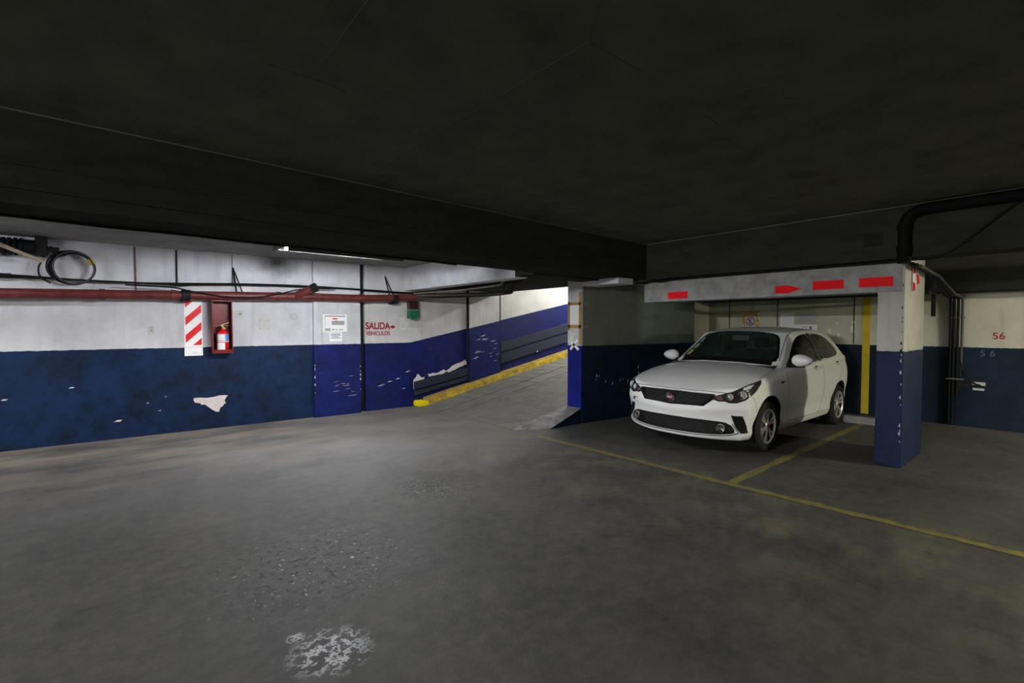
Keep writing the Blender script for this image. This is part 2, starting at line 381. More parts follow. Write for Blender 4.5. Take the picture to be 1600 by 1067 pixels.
bm = B(); prism(bm, [(-9, LBf(-9) - .008, 2.72), (-9, LBf(-9) + .02, 2.72), (6.2, LBf(6.2) + .02, 2.72), (6.2, LBf(6.2) - .008, 2.72)], (0, 0, .009)); obj('formwork_ridge', bm, M['ceil'], lb)
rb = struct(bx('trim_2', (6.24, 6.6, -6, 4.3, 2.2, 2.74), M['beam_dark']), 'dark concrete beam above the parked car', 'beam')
bx('formwork_ridge', (6.232, 6.26, -6, 4.28, 2.72, 2.73), M['ceil'], rb)
tbm = struct(bx('trim_3', (4.274, 4.5, 5.03, 8.2, 2.165, 2.72), M['beam_white'], bevel=.012), 'bright white beam end crossing above the ramp foot', 'beam')
struct(bx('ceiling_ramp_foot', (4.5, 6.45, 5.03, 8.2, 2.22, 2.72), M['beam_dark']), 'dark slab underside just inside the ramp', 'ceiling')
struct(foot('trim_4', [(4.274, 4.67), (6.25, 4.67), (6.25, 5.2), (5.74, 5.2), (5.74, 5.03), (4.274, 5.03)], 2.18, 2.74, M['beam_dark']), 'dark lintel over the ramp opening', 'beam')
struct(bx('trim_5', (5.6, 5.95, 4.32, 5.01, 2.115, 2.21), M['beam_white']), 'small pale beam stub above the wall end', 'beam')
cb = struct(bx('trim_6', (6.388, 6.72, 1.262, 4.43, 1.868, 2.2), M['beam_grey'], bevel=.012), 'low pale beam with red tape above the car', 'beam')
struct(bx('trim_7', (9.25, 9.85, -6, 5.2, 2.0, 2.32), M['beam_dark']), 'dark beam along the top of the back wall', 'beam')
pl = struct(bx('column', (6.4, 7.33, 1.24, 1.475, 0, 2.3), M['pillar'], bevel=.012), 'chipped blue and cream concrete column in front of the bay', 'column')
for k, (y, y2, z0, z1) in enumerate(((4.012, 3.701, 1.905, 2.005), (2.517, 2.25, 1.907, 2.0), (2.098, 1.786, 1.929, 2.028), (1.643, 1.339, 1.929, 2.031))):
    if k == 1:
        bm = B(); prism(bm, [(6.384, y, z0), (6.384, y, z1), (6.384, 2.36, z1), (6.384, 2.215, z0 + .045), (6.384, 2.3, z0 + .02), (6.384, 2.36, z0)], (.006, 0, 0)); obj('red_tape_strip', bm, M['red_tape'], cb)
    else: bx('red_tape_strip', (6.384, 6.39, y2, y, z0, z1), M['red_tape'], cb)

# ramp: deck, grooved slabs, angled strips, kerb
RX0, SL = 4.45, .2
def rz(x): return max(0.0, SL * (x - RX0))
bm = B(); prism(bm, [(RX0, 5.3, -.014), (13.2, 5.3, rz(13.2) - .014), (13.2, 5.3, -.014)], (0, 2.86, 0))
rp = struct(obj('ramp', bm, M['ramp_base']), 'ribbed concrete ramp climbing behind the wall end', 'ramp')
def slab(name, poly, m, t=.012):
    bm = B(); prism(bm, [(x, y, rz(x) - .012) for x, y in poly], (0, 0, t)); return obj(name, bm, m, rp)
# edge slabs beside the kerb, one groove between each
x = 4.72
while x < 10.0:
    d = .285
    slab('edge_slab', [(x - .10, 7.93), (x + .0, 7.30), (x + d - .02, 7.30), (x + d - .12, 7.93)], M['ramp']); x += d
slab('edge_slab', [(4.47, 7.93), (4.47, 7.30), (4.70, 7.30), (4.6, 7.93)], M['ramp'])
x = 4.47
for d in (1.1, .9, 1.3, 1.2, 1.4): slab('plain_slab', [(x, 6.92), (x + d - .02, 6.92), (x + d - .02, 7.27), (x, 7.27)], M['ramp']); x += d
# diagonal anti-slip strips clipped to the wheel lane
def clip(poly, a, b, c):
    out = []
    for i in range(len(poly)):
        p, q = poly[i], poly[(i + 1) % len(poly)]
        dp, dq = a * p[0] + b * p[1] - c, a * q[0] + b * q[1] - c
        if dp >= 0: out.append(p)
        if dp * dq < 0:
            t = dp / (dp - dq); out.append((p[0] + (q[0] - p[0]) * t, p[1] + (q[1] - p[1]) * t))
    return out
ang = R(-38); ca, sa = math.cos(ang), math.sin(ang)
for k in range(-4, 62):
    o = .105 * k
    nx, ny = -sa, ca     # normal
    cx, cy = RX0 + nx * o, 5.3 + ny * o
    q = [(cx - ca * 9, cy - sa * 9), (cx + ca * 9, cy + sa * 9), (cx + ca * 9 + nx * .085, cy + sa * 9 + ny * .085), (cx - ca * 9 + nx * .085, cy - sa * 9 + ny * .085)]
    for c in ((1, 0, 4.48), (-1, 0, -10.5), (0, 1, 5.31), (0, -1, -6.9)):
        q = clip(q, *c)
        if len(q) < 3: break
    if len(q) >= 3: slab('anti_slip_strip', q, M['ramp'])
# yellow kerb
def sloped(name, x0, x1, y0, y1, h0, h1, m, parent, **kw):
    bm = B(); prism(bm, [(x0, y0, rz(x0) + h0), (x1, y0, rz(x1) + h0), (x1, y0, rz(x1) + h1), (x0, y0, rz(x0) + h1)], (0, y1 - y0, 0)); return obj(name, bm, m, parent, **kw)
kb = thing('kerb', 'worn yellow kerb climbing along the foot of the ramp wall', 'kerb', (0, 0, 0))
sloped('kerb_face', 4.62, 12, 7.94, 8.0, -.02, .10, M['yellow_kerb'], kb)
sloped('kerb_cap', 4.62, 12, 8.0, 8.148, -.02, .115, M['kerb_top'], kb)
bm = B(); prism(bm, [(4.42, 8.0, 0), (4.62, 7.93, 0), (4.63, 8.148, 0), (4.40, 8.148, 0)], (0, 0, .115)); obj('kerb_nose', bm, M['yellow_kerb_new'], kb, bevel=.03, label='bright yellow rounded kerb nose')
# wedge kerb at the wall end with a worn apron
bm = B(); prism(bm, [(4.93, 5.018, 0), (5.6, 5.018, .232), (5.74, 5.018, .232), (5.74, 5.018, 0)], (0, .12, 0))
wk = struct(obj('trim_8', bm, M['wall_entry']), 'dark blue wedge kerb running into the wall end', 'kerb')
bm = B(); A_ = [bm.verts.new(v) for v in ((4.46, 5.33, .006), (4.93, 5.013, .006), (5.6, 5.013, .24), (5.6, 5.33, .235), (5.0, 5.33, .12))]; Z_ = [bm.verts.new((v.co.x, v.co.y + .002, v.co.z - .012 if i else -.004)) for i, v in enumerate(A_)]
for f in ((0, 1, 2, 4), (4, 2, 3)): bm.faces.new([A_[i] for i in f])
for i in range(5): bm.faces.new((A_[i], A_[(i + 1) % 5], Z_[(i + 1) % 5], Z_[i]))
obj('kerb_apron', bm, M['apron'], wk, label='worn pale concrete apron beside the ramp foot')

# painted parking lines
def strip2(name, a, b, w, m, parent, z=.003, jag=.012, n=40, **kw):
    a, b = Vector((*a, 0)), Vector((*b, 0)); d = (b - a).normalized(); s = V(-d.y, d.x, 0); bm = B(); L = []
    for i in range(n + 1):
        p = a.lerp(b, i / n); j1, j2 = random.uniform(-jag, jag), random.uniform(-jag, jag)
        L.append((bm.verts.new(p + s * (w / 2 + j1) + V(0, 0, z)), bm.verts.new(p - s * (w / 2 + j2) + V(0, 0, z))))
    for (p, q), (r, t) in zip(L, L[1:]): bm.faces.new((p, q, t, r))
    return obj(name, bm, m, parent, **kw)
strip2('parking_line', (4.49, 4.80), (4.52, 2.16), .095, M['line'], floor, label='worn yellow line in front of the car')
strip2('parking_line', (4.52, 2.16), (4.70, -3.5), .095, M['line'], floor, label='worn yellow line crossing the right foreground')
strip2('parking_line', (4.57, 2.17), (9.2, 2.2), .09, M['line'], floor, label='worn yellow line between two parking bays')

# painted marks on the walls
bx('painted_stripe', (9.846, 9.851, 2.362, 2.468, .02, 2.0), M['yellow_wall'], wb, label='yellow painted bay divider on the back wall')
RB = (R(90), 0, R(-90))
text('stencil_number', '56', .135, (9.846, .895, 1.318), RB, M['stencil'], wb, bold=.0015, sx=1.0, label='red stencilled number')
text('chalk_number', '5 6', .13, (9.846, 1.02, 1.065), RB, mat('chalk', (.09, .12, .17), .9, var=.2), wb, label='faint chalk number')
def on_wall_text(name, body, size, x, z, bold, sx, m, **kw):
    return text(name, body, size, (x, Wy(x) - .002, z), (R(90), 0, WA), m, wr, bold=bold, sx=sx, **kw)
on_wall_text('stencil_text', 'SALIDA', .165, 3.495, 1.455, .006, .84, M['stencil'], label='red stencilled exit word')
on_wall_text('stencil_text', 'VEHICULOS', .1, 3.5, 1.345, .003, .86, M['stencil'], label='red stencilled vehicles word')
def wquad(name, pts, m, parent, d=.003, off=0.0, **kw):
    """flat polygon on the left wall plane from (x,z) points"""
    bm = B(); prism(bm, [(x, Wy(x) - d - off, z) for x, z in pts], (0, d + .001, 0)); return obj(name, bm, m, parent, **kw)
wquad('stencil_arrow', [(3.96, 1.475), (4.0, 1.475), (4.0, 1.455), (4.06, 1.49), (4.0, 1.53), (4.0, 1.51), (3.96, 1.51)], M['stencil'], wr)
def ragged(pts, n=5, j=.012):
    out = []
    for i in range(len(pts)):
        a, b = Vector(pts[i]), Vector(pts[(i + 1) % len(pts)])
        for k in range(n):
            p = a.lerp(b, k / n); out.append((p.x + random.uniform(-j, j), p.y + random.uniform(-j, j)))
    return out
wquad('peeled_patch', ragged([(.945, .455), (1.10, .468), (1.375, .475), (1.34, .42), (1.345, .36), (1.275, .30), (1.255, .225), (1.19, .255), (1.14, .325), (1.06, .36), (.99, .385), (.965, .40)], 3), M['peel'], wl, label='bare plaster patch where the navy paint peeled')
for (x, z, s) in ((.10, .24, .03), (.55, .33, .012), (-.95, .62, .02), (.42, .45, .012), (.62, .52, .008), (-.35, .72, .018)):
    wquad('paint_chip', ragged([(x - s * 1.6, z - s * .3), (x - s * .2, z + s * .5), (x + s * 1.5, z + s * .25), (x + s * .6, z - s * .4)], 2, s * .12), M['peel'], wl)
def rquad(name, pts, m, y=8.15, d=.003, **kw):
    bm = B(); prism(bm, [(x, y - d, z) for x, z in pts], (0, d + .001, 0)); return obj(name, bm, m, wr, **kw)
rquad('peeled_patch', ragged([(4.72, .58), (4.95, .60), (5.1, .66), (5.15, .60), (5.0, .56), (4.75, .53)], 4, .012), M['peel'])
rquad('peeled_patch', ragged([(5.12, .62), (5.35, .74), (5.6, .82), (5.64, .73), (5.4, .66), (5.2, .60)], 4, .012), M['peel'])
rquad('peeled_patch', ragged([(4.42, .50), (4.5, .60), (4.6, .52), (4.68, .56), (4.6, .44), (4.46, .38), (4.42, .28)], 4, .012), M['peel'])
for (x, z, s) in ((3.78, .44, .035), (3.95, .50, .03), (4.1, .54, .025), (4.22, .35, .02), (4.3, .66, .03)):
    rquad('paint_chip', ragged([(x - s * 2, z - s * .3), (x, z + s * .4), (x + s * 2, z + s * .4), (x, z - s * .2)], 2, s * .15), M['peel'], y=Wy(x))
for i in range(16):
    x = random.uniform(5.75, 6.38); z = random.uniform(.75, 1.35); s = random.uniform(.012, .03)
    bm = B(); prism(bm, [(px, 8.087, pz) for px, pz in ragged([(x - s * 3, z - s * .6), (x, z + s * .2), (x + s * 3, z + s * .8), (x, z - s * .3)], 2, s * .15)], (0, .004, 0)); obj('paint_chip', bm, M['peel'], wr)
for i in range(14):
    x = random.uniform(2.9, 3.3); z = random.uniform(.3, .75); s = random.uniform(.006, .014)
    bm = B(); prism(bm, [(px, Wy(px) - .078, pz) for px, pz in [(x - s * 5, z - s * .3), (x, z + s * .3), (x + s * 5, z + s * .5), (x, z - s * .3)]], (0, .004, 0)); obj('paint_chip', bm, M['peel'], wl)
for i in range(10):
    z = .35 + i * .06 + random.uniform(-.03, .03); s = random.uniform(.006, .014)
    for xx in (2.606, 3.367):
        if random.random() < .6:
            bm = B(); prism(bm, [(xx - s, Wy(xx) - .078, z), (xx + s * .8, Wy(xx) - .078, z - s * 2), (xx + s * .6, Wy(xx) - .078, z + s * 2)], (0, .004, 0)); obj('paint_chip', bm, M['peel'], wl)
for i in range(22):
    z = .25 + 1.7 * random.random() ** 1.2; s = random.uniform(.008, .022)
    bm = B(); prism(bm, [(6.397, 1.25 + s * .2, z - s), (6.397, 1.25 + s * 1.1, z), (6.397, 1.25 + s * .3, z + s * 1.4)], (.004, 0, 0)); obj('paint_chip', bm, M['peel'] if z < 1.22 else M['soot'], pl)
for i in range(14):
    x = random.uniform(5.9, 7.4); z = random.uniform(.55, .85); s = random.uniform(.008, .02); y = 5.013 - .118 * (x - 5.6) - .004
    bm = B(); prism(bm, [(x - s, y, z - s), (x + s, y - .002, z + s * .2), (x, y, z + s * 2)], (0, .005, 0)); obj('paint_chip', bm, M['grey_print'], we)
# cracks and joints on the ceiling (thin dark fillers let into the slab)
def crack(pts, w=.012):
    for a, b in zip(pts, pts[1:]):
        a, b = Vector((*a, 2.7285)), Vector((*b, 2.7285)); d = (b - a).normalized(); s = V(-d.y, d.x, 0) * w / 2
        bm = B(); prism(bm, [a - s, b - s * .6, b + s * .6, a + s], (0, 0, .003)); obj('ceiling_crack', bm, M['crack'], cl)
crack([(1.672, 3.707), (1.64, 2.53)], .014); crack([(1.64, 2.53), (1.63, 1.8), (1.622, 1.417)], .006)
crack([(1.622, 1.417), (1.99, 1.415)], .006); crack([(1.622, 1.417), (1.45, 1.2), (1.3, 1.1)], .005)
crack([(.78, 2.51), (.896, 2.511), (.99, 2.53)], .012); crack([(.78, 2.51), (.6, 2.5)], .005); crack([(.8, 2.35), (.783, 1.87), (.78, 1.5)], .004)
crack([(2.69, 1.47), (2.853, 1.474), (2.9, 1.5)], .008); crack([(2.541, 1.245), (2.6, 1.1), (2.665, 1.01)], .006); crack([(2.88, 1.2), (2.92, 1.1), (2.98, 1.04)], .012); crack([(2.7, 1.05), (2.82, 1.08), (2.9, 1.02)], .008)
bx('dark_square', (6.232, 6.25, 1.40, 1.57, 2.345, 2.49), M['joint'], rb, label='dark square on the beam face')  # thin black plate on the beam face

# ------------------------------------------------------------------ lamps (modelled fixtures, tubes emit)
def lamp(name, label, c, length, axis, tm, tubes=2, width=.3, drop=.0):
    """batten with tubes below; c = centre of housing underside"""
    rz_ = 0 if axis == 'x' else R(90)
    t = thing(name, label, 'lamp', c, rz_)
    L = length / 2
    bx('housing', (-L, L, -width / 2, width / 2, 0, .06), M['lamp_body'], t, bevel=.008)
    for k in range(tubes):
        y = (k - (tubes - 1) / 2) * width * .55
        bm = B(); tube(bm, [(-L + .05, y, -.035), (L - .05, y, -.035)], .017, 12); obj('tube', bm, tm, t, smooth=True)
        for s in (-1, 1): bx('tube_holder', (s * (L - .03) - .015, s * (L - .03) + .015, y - .02, y + .02, -.055, .0), M['lamp_body'], t)
    return t
# trough fixture between the dark beam and the left wall
t = thing('trough_lamp', 'grey trough lamp hung behind the long dark beam', 'lamp', (2.02, 5.38, 2.325))
bx('housing', (-.62, .62, -.26, .26, .02, .06), M['lamp_body_dark'], t)
bx('near_lip', (-.625, .625, -.285, -.26, -.075, .06), M['lamp_body_dark'], t)
bm = B(); prism(bm, [(-.62, .06, .018), (-.62, .26, .0), (-.62, .28, .0), (-.62, .28, .04), (-.62, .06, .04)], (1.24, 0, 0)); obj('reflector_wing', bm, M['lamp_body'], t)
for s in (-1, 1): bx('end_plate', (s * .625 - .008, s * .625 + .008, -.28, .28, -.02 if s < 0 else .01, .06), M['lamp_body_dark'], t)
bm = B(); tube(bm, [(-.58, 0, -.012), (.58, 0, -.012)], .017, 12); obj('tube', bm, M['tube_a'], t, smooth=True)
for s in (-1, 1):
    bx('tube_holder', (s * .6 - .015, s * .6 + .015, -.02, .02, -.03, .03), M['lamp_body'], t)
    tb('suspension_rod', [(s * .4, 0, .06), (s * .4, 0, .259)], .007, M['steel_dark'], t, 8)
lamp('batten_lamp', 'white batten lamp further left under the strip slab', (-2.1, 6.6, 2.52), 1.4, 'x', M['tube_a2'])
t = lamp('batten_lamp', 'white batten lamp above the upper ramp', (9.3, 7.0, 3.3), 1.3, 'y', M['tube_b'])
for s in (-.5, .5): tb('suspension_rod', [(s, 0, .05), (s, 0, .428)], .008, M['steel_dark'], t, 8)
lamp('batten_lamp', 'warm batten lamp under the bay ceiling out to the right', (7.92, -3.3, 2.24), 1.3, 'y', M['tube_c'])
lamp('batten_lamp', 'unseen fill lamp added on the ceiling behind the viewpoint', (-8.3, 1.2, 2.67), 1.3, 'y', M['tube_d'])  # unseen lamp added to brighten the car front and floor
t = thing('exit_indicator', 'small green indicator lamp on the back of the taped beam', 'lamp', (6.722, 4.25, 1.92))
bx('housing', (0, .04, -.12, .12, 0, .13), M['lamp_body'], t); bx('green_face', (.04, .045, -.1, .1, .015, .115), M['tube_g'], t)

# ------------------------------------------------------------------ on the left wall
def wthing(name, label, cat, x, z, off=0.0, group=None): return thing(name, label, cat, (x, Wy(x) - off, z), WA, group)
def panel(t, name, x0, x1, z0, z1, y, m, d=.002, **kw): return bx(name, (x0, x1, -y - d, -y, z0, z1), m, t, **kw)
# striped hazard board
t = wthing('hazard_board', 'red and white striped board hung left of the extinguisher', 'sign', .96, 1.08, .002)
panel(t, 'board', -.11, .11, 0, .80, 0, M['white_sign'], .006)
def stripe(zl0, zl1, rise):
    q = [(-.094, zl0), (.098, zl0 + rise), (.098, zl1 + rise), (-.094, zl1)]
    for c in ((0, 1, .155), (0, -1, -.785)):
        q = clip(q, *c)
        if len(q) < 3: return
    bm = B(); prism(bm, [(x, -.0085, z) for x, z in q], (0, .002, 0)); obj('red_stripe', bm, M['red'], t)
for z in (-.045, .185, .435, .69): stripe(z, z + .112, .19)
for a in ((-.1, .1, .118, .121), (-.1, .1, .028, .031)): panel(t, 'print_line', *a, .006, M['pink_ink'], .001)
panel(t, 'print_line', -.02, .09, .150, .154, .006, M['pink_ink'], .001); panel(t, 'print_line', -.015, .04, .045, .049, .006, M['pink_ink'], .001)
# extinguisher cabinet
t = wthing('extinguisher_cabinet', 'tall open red box holding the fire extinguisher', 'cabinet', 1.30, 1.11, .001)
w2, dp = .122, .19
bx('back_panel', (-w2, w2, -.012, 0, 0, .765), M['red_dark'], t)
for s in (-1, 1): bx('side_panel', (s * w2 - .006, s * w2 + .006, -dp, -.012, 0, .765), M['red_dark'], t)
bx('bottom_panel', (-w2, w2, -dp, -.012, 0, .012), M['red_dark'], t); bx('top_panel', (-w2, w2, -dp, -.012, .753, .765), M['red_dark'], t)
bx('front_lip', (-w2, w2, -dp - .004, -dp + .006, .0, .055), M['red_dark'], t)
bm = B(); tube(bm, [(-w2 - .001, -dp, .40), (w2 + .001, -dp, .40)], .002, 6); obj('retaining_wire', bm, M['conduit_lt'], t)
e = wthing('fire_extinguisher', 'red fire extinguisher with blue and white label in the box', 'extinguisher', 1.305, 1.124, .105)
bm = B(); lathe(bm, [(.0, 0), (.07, 0), (.078, .01), (.078, .27), (.07, .295), (.045, .315), (.025, .325), (.025, .345), (0, .345)], 28); obj('body', bm, M['red'], e, smooth=True)
def arc_label(name, a0, a1, z0, z1, m, r=.0785):
    bm = B(); L = []
    for k in range(17):
        a = R(a0 + (a1 - a0) * k / 16); L.append([bm.verts.new((r * math.sin(a), -r * math.cos(a), z)) for z in (z0, z1)])
    for p, q in zip(L, L[1:]): bm.faces.new((p[0], q[0], q[1], p[1]))
    return obj(name, bm, m, e, smooth=True)
arc_label('blue_label', -85, 85, .17, .265, M['blue_label'], .079); arc_label('white_label', -80, 18, .172, .262, M['paper'], .0795)
arc_label('white_band', -85, 85, .15, .165, M['paper'], .079); arc_label('tag_label', -70, 15, .02, .14, M['paper'], .079)
bm = B(); tube(bm, [(0, 0, .34), (0, 0, .38)], .014, 12); box(bm, -.015, .015, -.02, .02, .365, .39); obj('valve', bm, M['brass'], e)
bm = B(); prism(bm, [(-.02, -.008, .385), (.075, -.008, .425), (.078, -.008, .435), (-.02, -.008, .40)], (0, .016, 0)); obj('lever', bm, M['brass'], e)
bm = B(); prism(bm, [(-.02, -.008, .37), (.06, -.008, .355), (.06, -.008, .362), (-.02, -.008, .382)], (0, .016, 0)); obj('carry_handle', bm, M['steel_dark'], e)
tb('hose', smooth_line([(-.015, 0, .375), (-.06, -.01, .36), (-.082, -.02, .30), (-.088, -.02, .18)]), .007, M['black'], e, 8)
lathe_b = B(); lathe(lathe_b, [(0, 0), (.013, 0), (.013, .006), (0, .006)], 16, 'y', (.02, -.032, .35)); obj('gauge', lathe_b, M['brass'], e)
# small plates on the wall
t = wthing('switch_plate', 'small grey switch plate on the wall left of the striped board', 'switch', .473, 1.385, .001)
panel(t, 'plate', -.034, .034, 0, .125, 0, M['ivory'], .008, bevel=.002); panel(t, 'rocker', -.012, .016, .045, .075, .008, M['grey_print'], .006); panel(t, 'slot', -.02, .02, .095, .099, .008, M['steel_dark'], .001)
t = wthing('socket_plate', 'white blanking plate with a torn hole right of the extinguisher box', 'plate', 1.548, 1.625, .001)
panel(t, 'plate', -.052, .052, 0, .115, 0, M['ivory'], .006, bevel=.002)
tb('torn_wire', smooth_line([(-.02, -.008, .045), (-.005, -.014, .075), (.012, -.012, .06), (.005, -.012, .045), (.03, -.01, .085)]), .003, M['cable'], t, 6)
t = wthing('junction_cover', 'square junction box cover painted over, halfway to the pilaster', 'plate', 1.88, 1.45, .001)
panel(t, 'cover', -.078, .078, 0, .165, 0, M['ivory'], .006, bevel=.002)
for sx in (-.06, .06):
    for z in (.02, .145): panel(t, 'screw', sx - .005, sx + .005, z - .005, z + .005, .006, M['steel_dark'], .002)
t = wthing('round_cover', 'round painted-over junction cover nearest the pilaster', 'plate', 2.315, 1.655, .001)
bm = B(); lathe(bm, [(0, -.007), (.042, -.007), (.048, -.004), (.048, 0), (0, 0)], 24, 'y'); obj('disc', bm, M['ivory'], t, smooth=True)
bm = B(); lathe(bm, [(.045, -.0085), (.05, -.0085), (.05, -.003), (.045, -.003)], 24, 'y'); obj('rim', bm, M['grey_print'], t, smooth=True)
# notices on the pilaster
t = wthing('notice_board', 'large printed notice with red and grey blocks on the pilaster', 'notice', 2.94, 1.41, .077)
panel(t, 'sheet', -.2, .2, 0, .29, 0, M['white_sign'], .006)
for n, a, m in (('header_bar', (-.17, .17, .25, .272), 'grey_print'), ('red_block', (-.045, .04, .208, .228), 'red_tape'), ('grey_table', (-.055, .155, .115, .185), 'grey_print'), ('green_mark', (.01, .035, .17, .185), 'green_lens'),
                ('corner_block', (-.165, -.075, .015, .06), 'grey_print'), ('side_rule', (-.168, -.16, .015, .25), 'grey_print'), ('footer_mark', (-.04, -.02, .025, .05), 'ink'), ('footer_mark', (.0, .04, .03, .045), 'grey_print'), ('footer_mark', (.075, .09, .025, .05), 'ink'), ('footer_mark', (.11, .13, .025, .05), 'grey_print')):
    panel(t, n, *a, .006, M[m], .001)
for i in range(4): panel(t, 'text_line', -.14, -.085, .1 + .035 * i, .103 + .035 * i, .006, M['grey_print'], .001)
t = wthing('notice_sheet', 'small white notice with blue lines below the large one', 'notice', 2.95, 1.25, .077)
panel(t, 'sheet', -.105, .105, 0, .15, 0, M['white_sign'], .002)
for i, (a, b) in enumerate(((-.085, .08), (-.06, .05), (-.085, .085), (-.08, .075))): panel(t, 'text_line', a, b, .05 + .023 * i, .06 + .023 * i, .002, M['ink'], .0008)
# paper and signal beside the ramp
t = thing('torn_paper', 'torn grey paper stuck below the red and green signal', 'paper', (4.235, Wy(4.2) - .004, 1.43))
bm = B(); prism(bm, [(x, 0, z) for x, z in ragged([(-.095, 0), (.1, .01), (.1, .26), (-.1, .27)], 6, .006)], (0, .002, 0)); obj('sheet', bm, M['paper_old'], t)
t = thing('traffic_signal', 'two-lens red and green wall signal under the pipe end', 'signal', (4.375, 8.149, 1.635))
bx('back_box', (-.085, .105, -.03, 0, .02, .33), M['steel_dark'], t)
bm = B(); prism(bm, [(-.095, -.13, .175), (.085, -.13, .175), (.095, -.03, .175), (-.095, -.03, .175)], (0, 0, .155)); obj('red_lens', bm, M['maroon_lens'], t, bevel=.008)
bm = B(); prism(bm, [(-.095, -.13, .168), (-.095, -.13, .045), (-.02, -.13, .0), (.085, -.13, .03), (.09, -.13, .168)], (0, .1, 0)); obj('green_lens', bm, M['green_lens'], t, bevel=.006)
bx('divider', (-.097, .09, -.133, -.03, .168, .175), M['ivory'], t)

# planks on the ramp wall
def plank(t, x0, x1, a0, a1, b0, b1, y=8.15, d=.045):
    bm = B(); prism(bm, [(x0, y - d, a0), (x1, y - d, a1), (x1, y - d, b1), (x0, y - d, b0)], (0, d - .001, 0)); obj('plank', bm, M['rail'], t, bevel=.006)
t = thing('rub_rail', 'dark plank rub rail low at the foot of the ramp wall', 'rail')
plank(t, 4.42, 5.64, .31, .51, .46, .665); plank(t, 4.42, 5.64, .20, .41, .285, .485)
t = thing('rub_rail', 'pair of dark planks along the upper ramp wall', 'rail')
plank(t, 6.5, 10.4, .945, 1.745, 1.15, 1.95); plank(t, 6.5, 10.4, .70, 1.50, .92, 1.72)
bm = B(); lathe(bm, [(0, -.06), (.02, -.055), (.02, -.04), (0, -.04)], 12, 'y', (7.55, 8.148, .93)); obj('bolt_head', bm, M['ivory'], t)

# red sprinkler pipe
def pz(x): return 1.885 + .026 * (x + 1) if x < 2.4 else 1.973 + .008 * (x - 2.4)
def py(x): return Wy(x) - .17
pts = [(x, py(x), pz(x)) for x in (-8, -1, .8, 2.4, 3.4)] + [(4.0, 8.0, 2.01), (4.4, 7.97, 2.055), (4.75, 7.9, 2.1)]
t = thing('sprinkler_pipe', 'long oxide red pipe running along the left wall', 'pipe')
tb('main_pipe', pts, .062, M['pipe_red'], t, 20)
for x in (-.03, .72, 2.05, 3.35):
    bm = B(); lathe(bm, [(.06, -.03), (.072, -.03), (.072, .03), (.06, .03)], 20, 'x', (x, py(x), pz(x))); obj('pipe_collar', bm, M['pipe_red'], t, smooth=True)
a = V(2.28, py(2.28), pz(2.28)); bdir = V(.62, -.5, .35).normalized()
tb('branch_stub', [a, a + bdir * .34], .058, M['pipe_red'], t, 18)
tb('branch_cap', [a + bdir * .30, a + bdir * .38], .07, M['steel_dark'], t, 18)
for x in (1.51, 3.9):
    bm = B()
    tube(bm, [(x - .04, Wy(x) - .01, 2.375 if x < 2 else 2.4), (x - .03, py(x), pz(x) + .05)], .012, 8); tube(bm, [(x - .04, Wy(x) - .01, 2.375 if x < 2 else 2.4), (x + .045, py(x), pz(x) + .06)], .01, 8)
    obj('hanger_strut', bm, M['steel_dark'], t)
for x in (.86, 3.97):
    bm = B(); lathe(bm, [(.062, -.05), (.078, -.05), (.078, .05), (.062, .05)], 20, 'x', (x, py(x), pz(x))); obj('pipe_clamp', bm, M['steel_dark'], t)
    bx('clamp_plate', (x - .05, x + .05, py(x) - .0, Wy(x), pz(x) - .085, pz(x) - .06), M['steel_dark'], t)
# cables above the pipe
def wpts(L, off): return [(x, Wy(x) - off, z) for x, z in L]
t = thing('cable_run', 'pair of black cables strung above the red pipe', 'cable')
tb('cable', smooth_line(wpts([(-3, 2.06), (-1, 2.09), (.0, 2.085), (.8, 2.085), (1.5, 2.12), (2.5, 2.14), (3.5, 2.125), (4.2, 2.105)], .1) + [(4.5, 7.9, 2.13), (4.7, 7.3, 2.14)], 6), .012, M['cable'], t, 8)
tb('cable', smooth_line(wpts([(-3, 2.09), (-1, 2.11), (.0, 2.075), (.8, 2.1), (1.6, 2.135), (2.5, 2.15), (3.5, 2.135), (4.2, 2.12)], .13) + [(4.5, 7.85, 2.14), (4.7, 7.3, 2.15)], 6), .010, M['cable'], t, 8)
tb('cable_wrap', smooth_line(wpts([(-1.4, 2.09), (-1.1, 2.095), (-.85, 2.10)], .115), 4), .028, M['cable'], t, 8)
tb('cable_wrap', smooth_line(wpts([(.68, 2.085), (.78, 2.085), (.9, 2.09)], .115), 4), .022, M['cable'], t, 8)
t = thing('sagging_cable', 'dusty cable sagging in front of the red pipe', 'cable')
tb('cable', smooth_line(wpts([(.2, 2.04), (.7, 2.03), (.9, 1.99), (1.3, 1.93), (1.7, 1.93), (2.05, 2.0), (2.35, 2.08), (2.9, 2.12)], .25), 6), .010, M['cable'], t, 8)
tb('conduit_drop', wpts([(.314, 2.57), (.318, 1.99)], .012), .009, M['pipe_red'], label='thin red-brown conduit dropping from the slab to the pipe', category='conduit', seg=8)
tb('conduit_drop', wpts([(.775, 2.57), (.775, 2.09)], .014), .011, M['steel_dark'], label='thin black conduit dropping above the striped board', category='conduit', seg=8)
tb('conduit_drop', wpts([(1.46, 2.57), (1.46, 2.14)], .006), .004, M['steel_dark'], label='thinnest conduit dropping above the extinguisher box', category='conduit', seg=6)
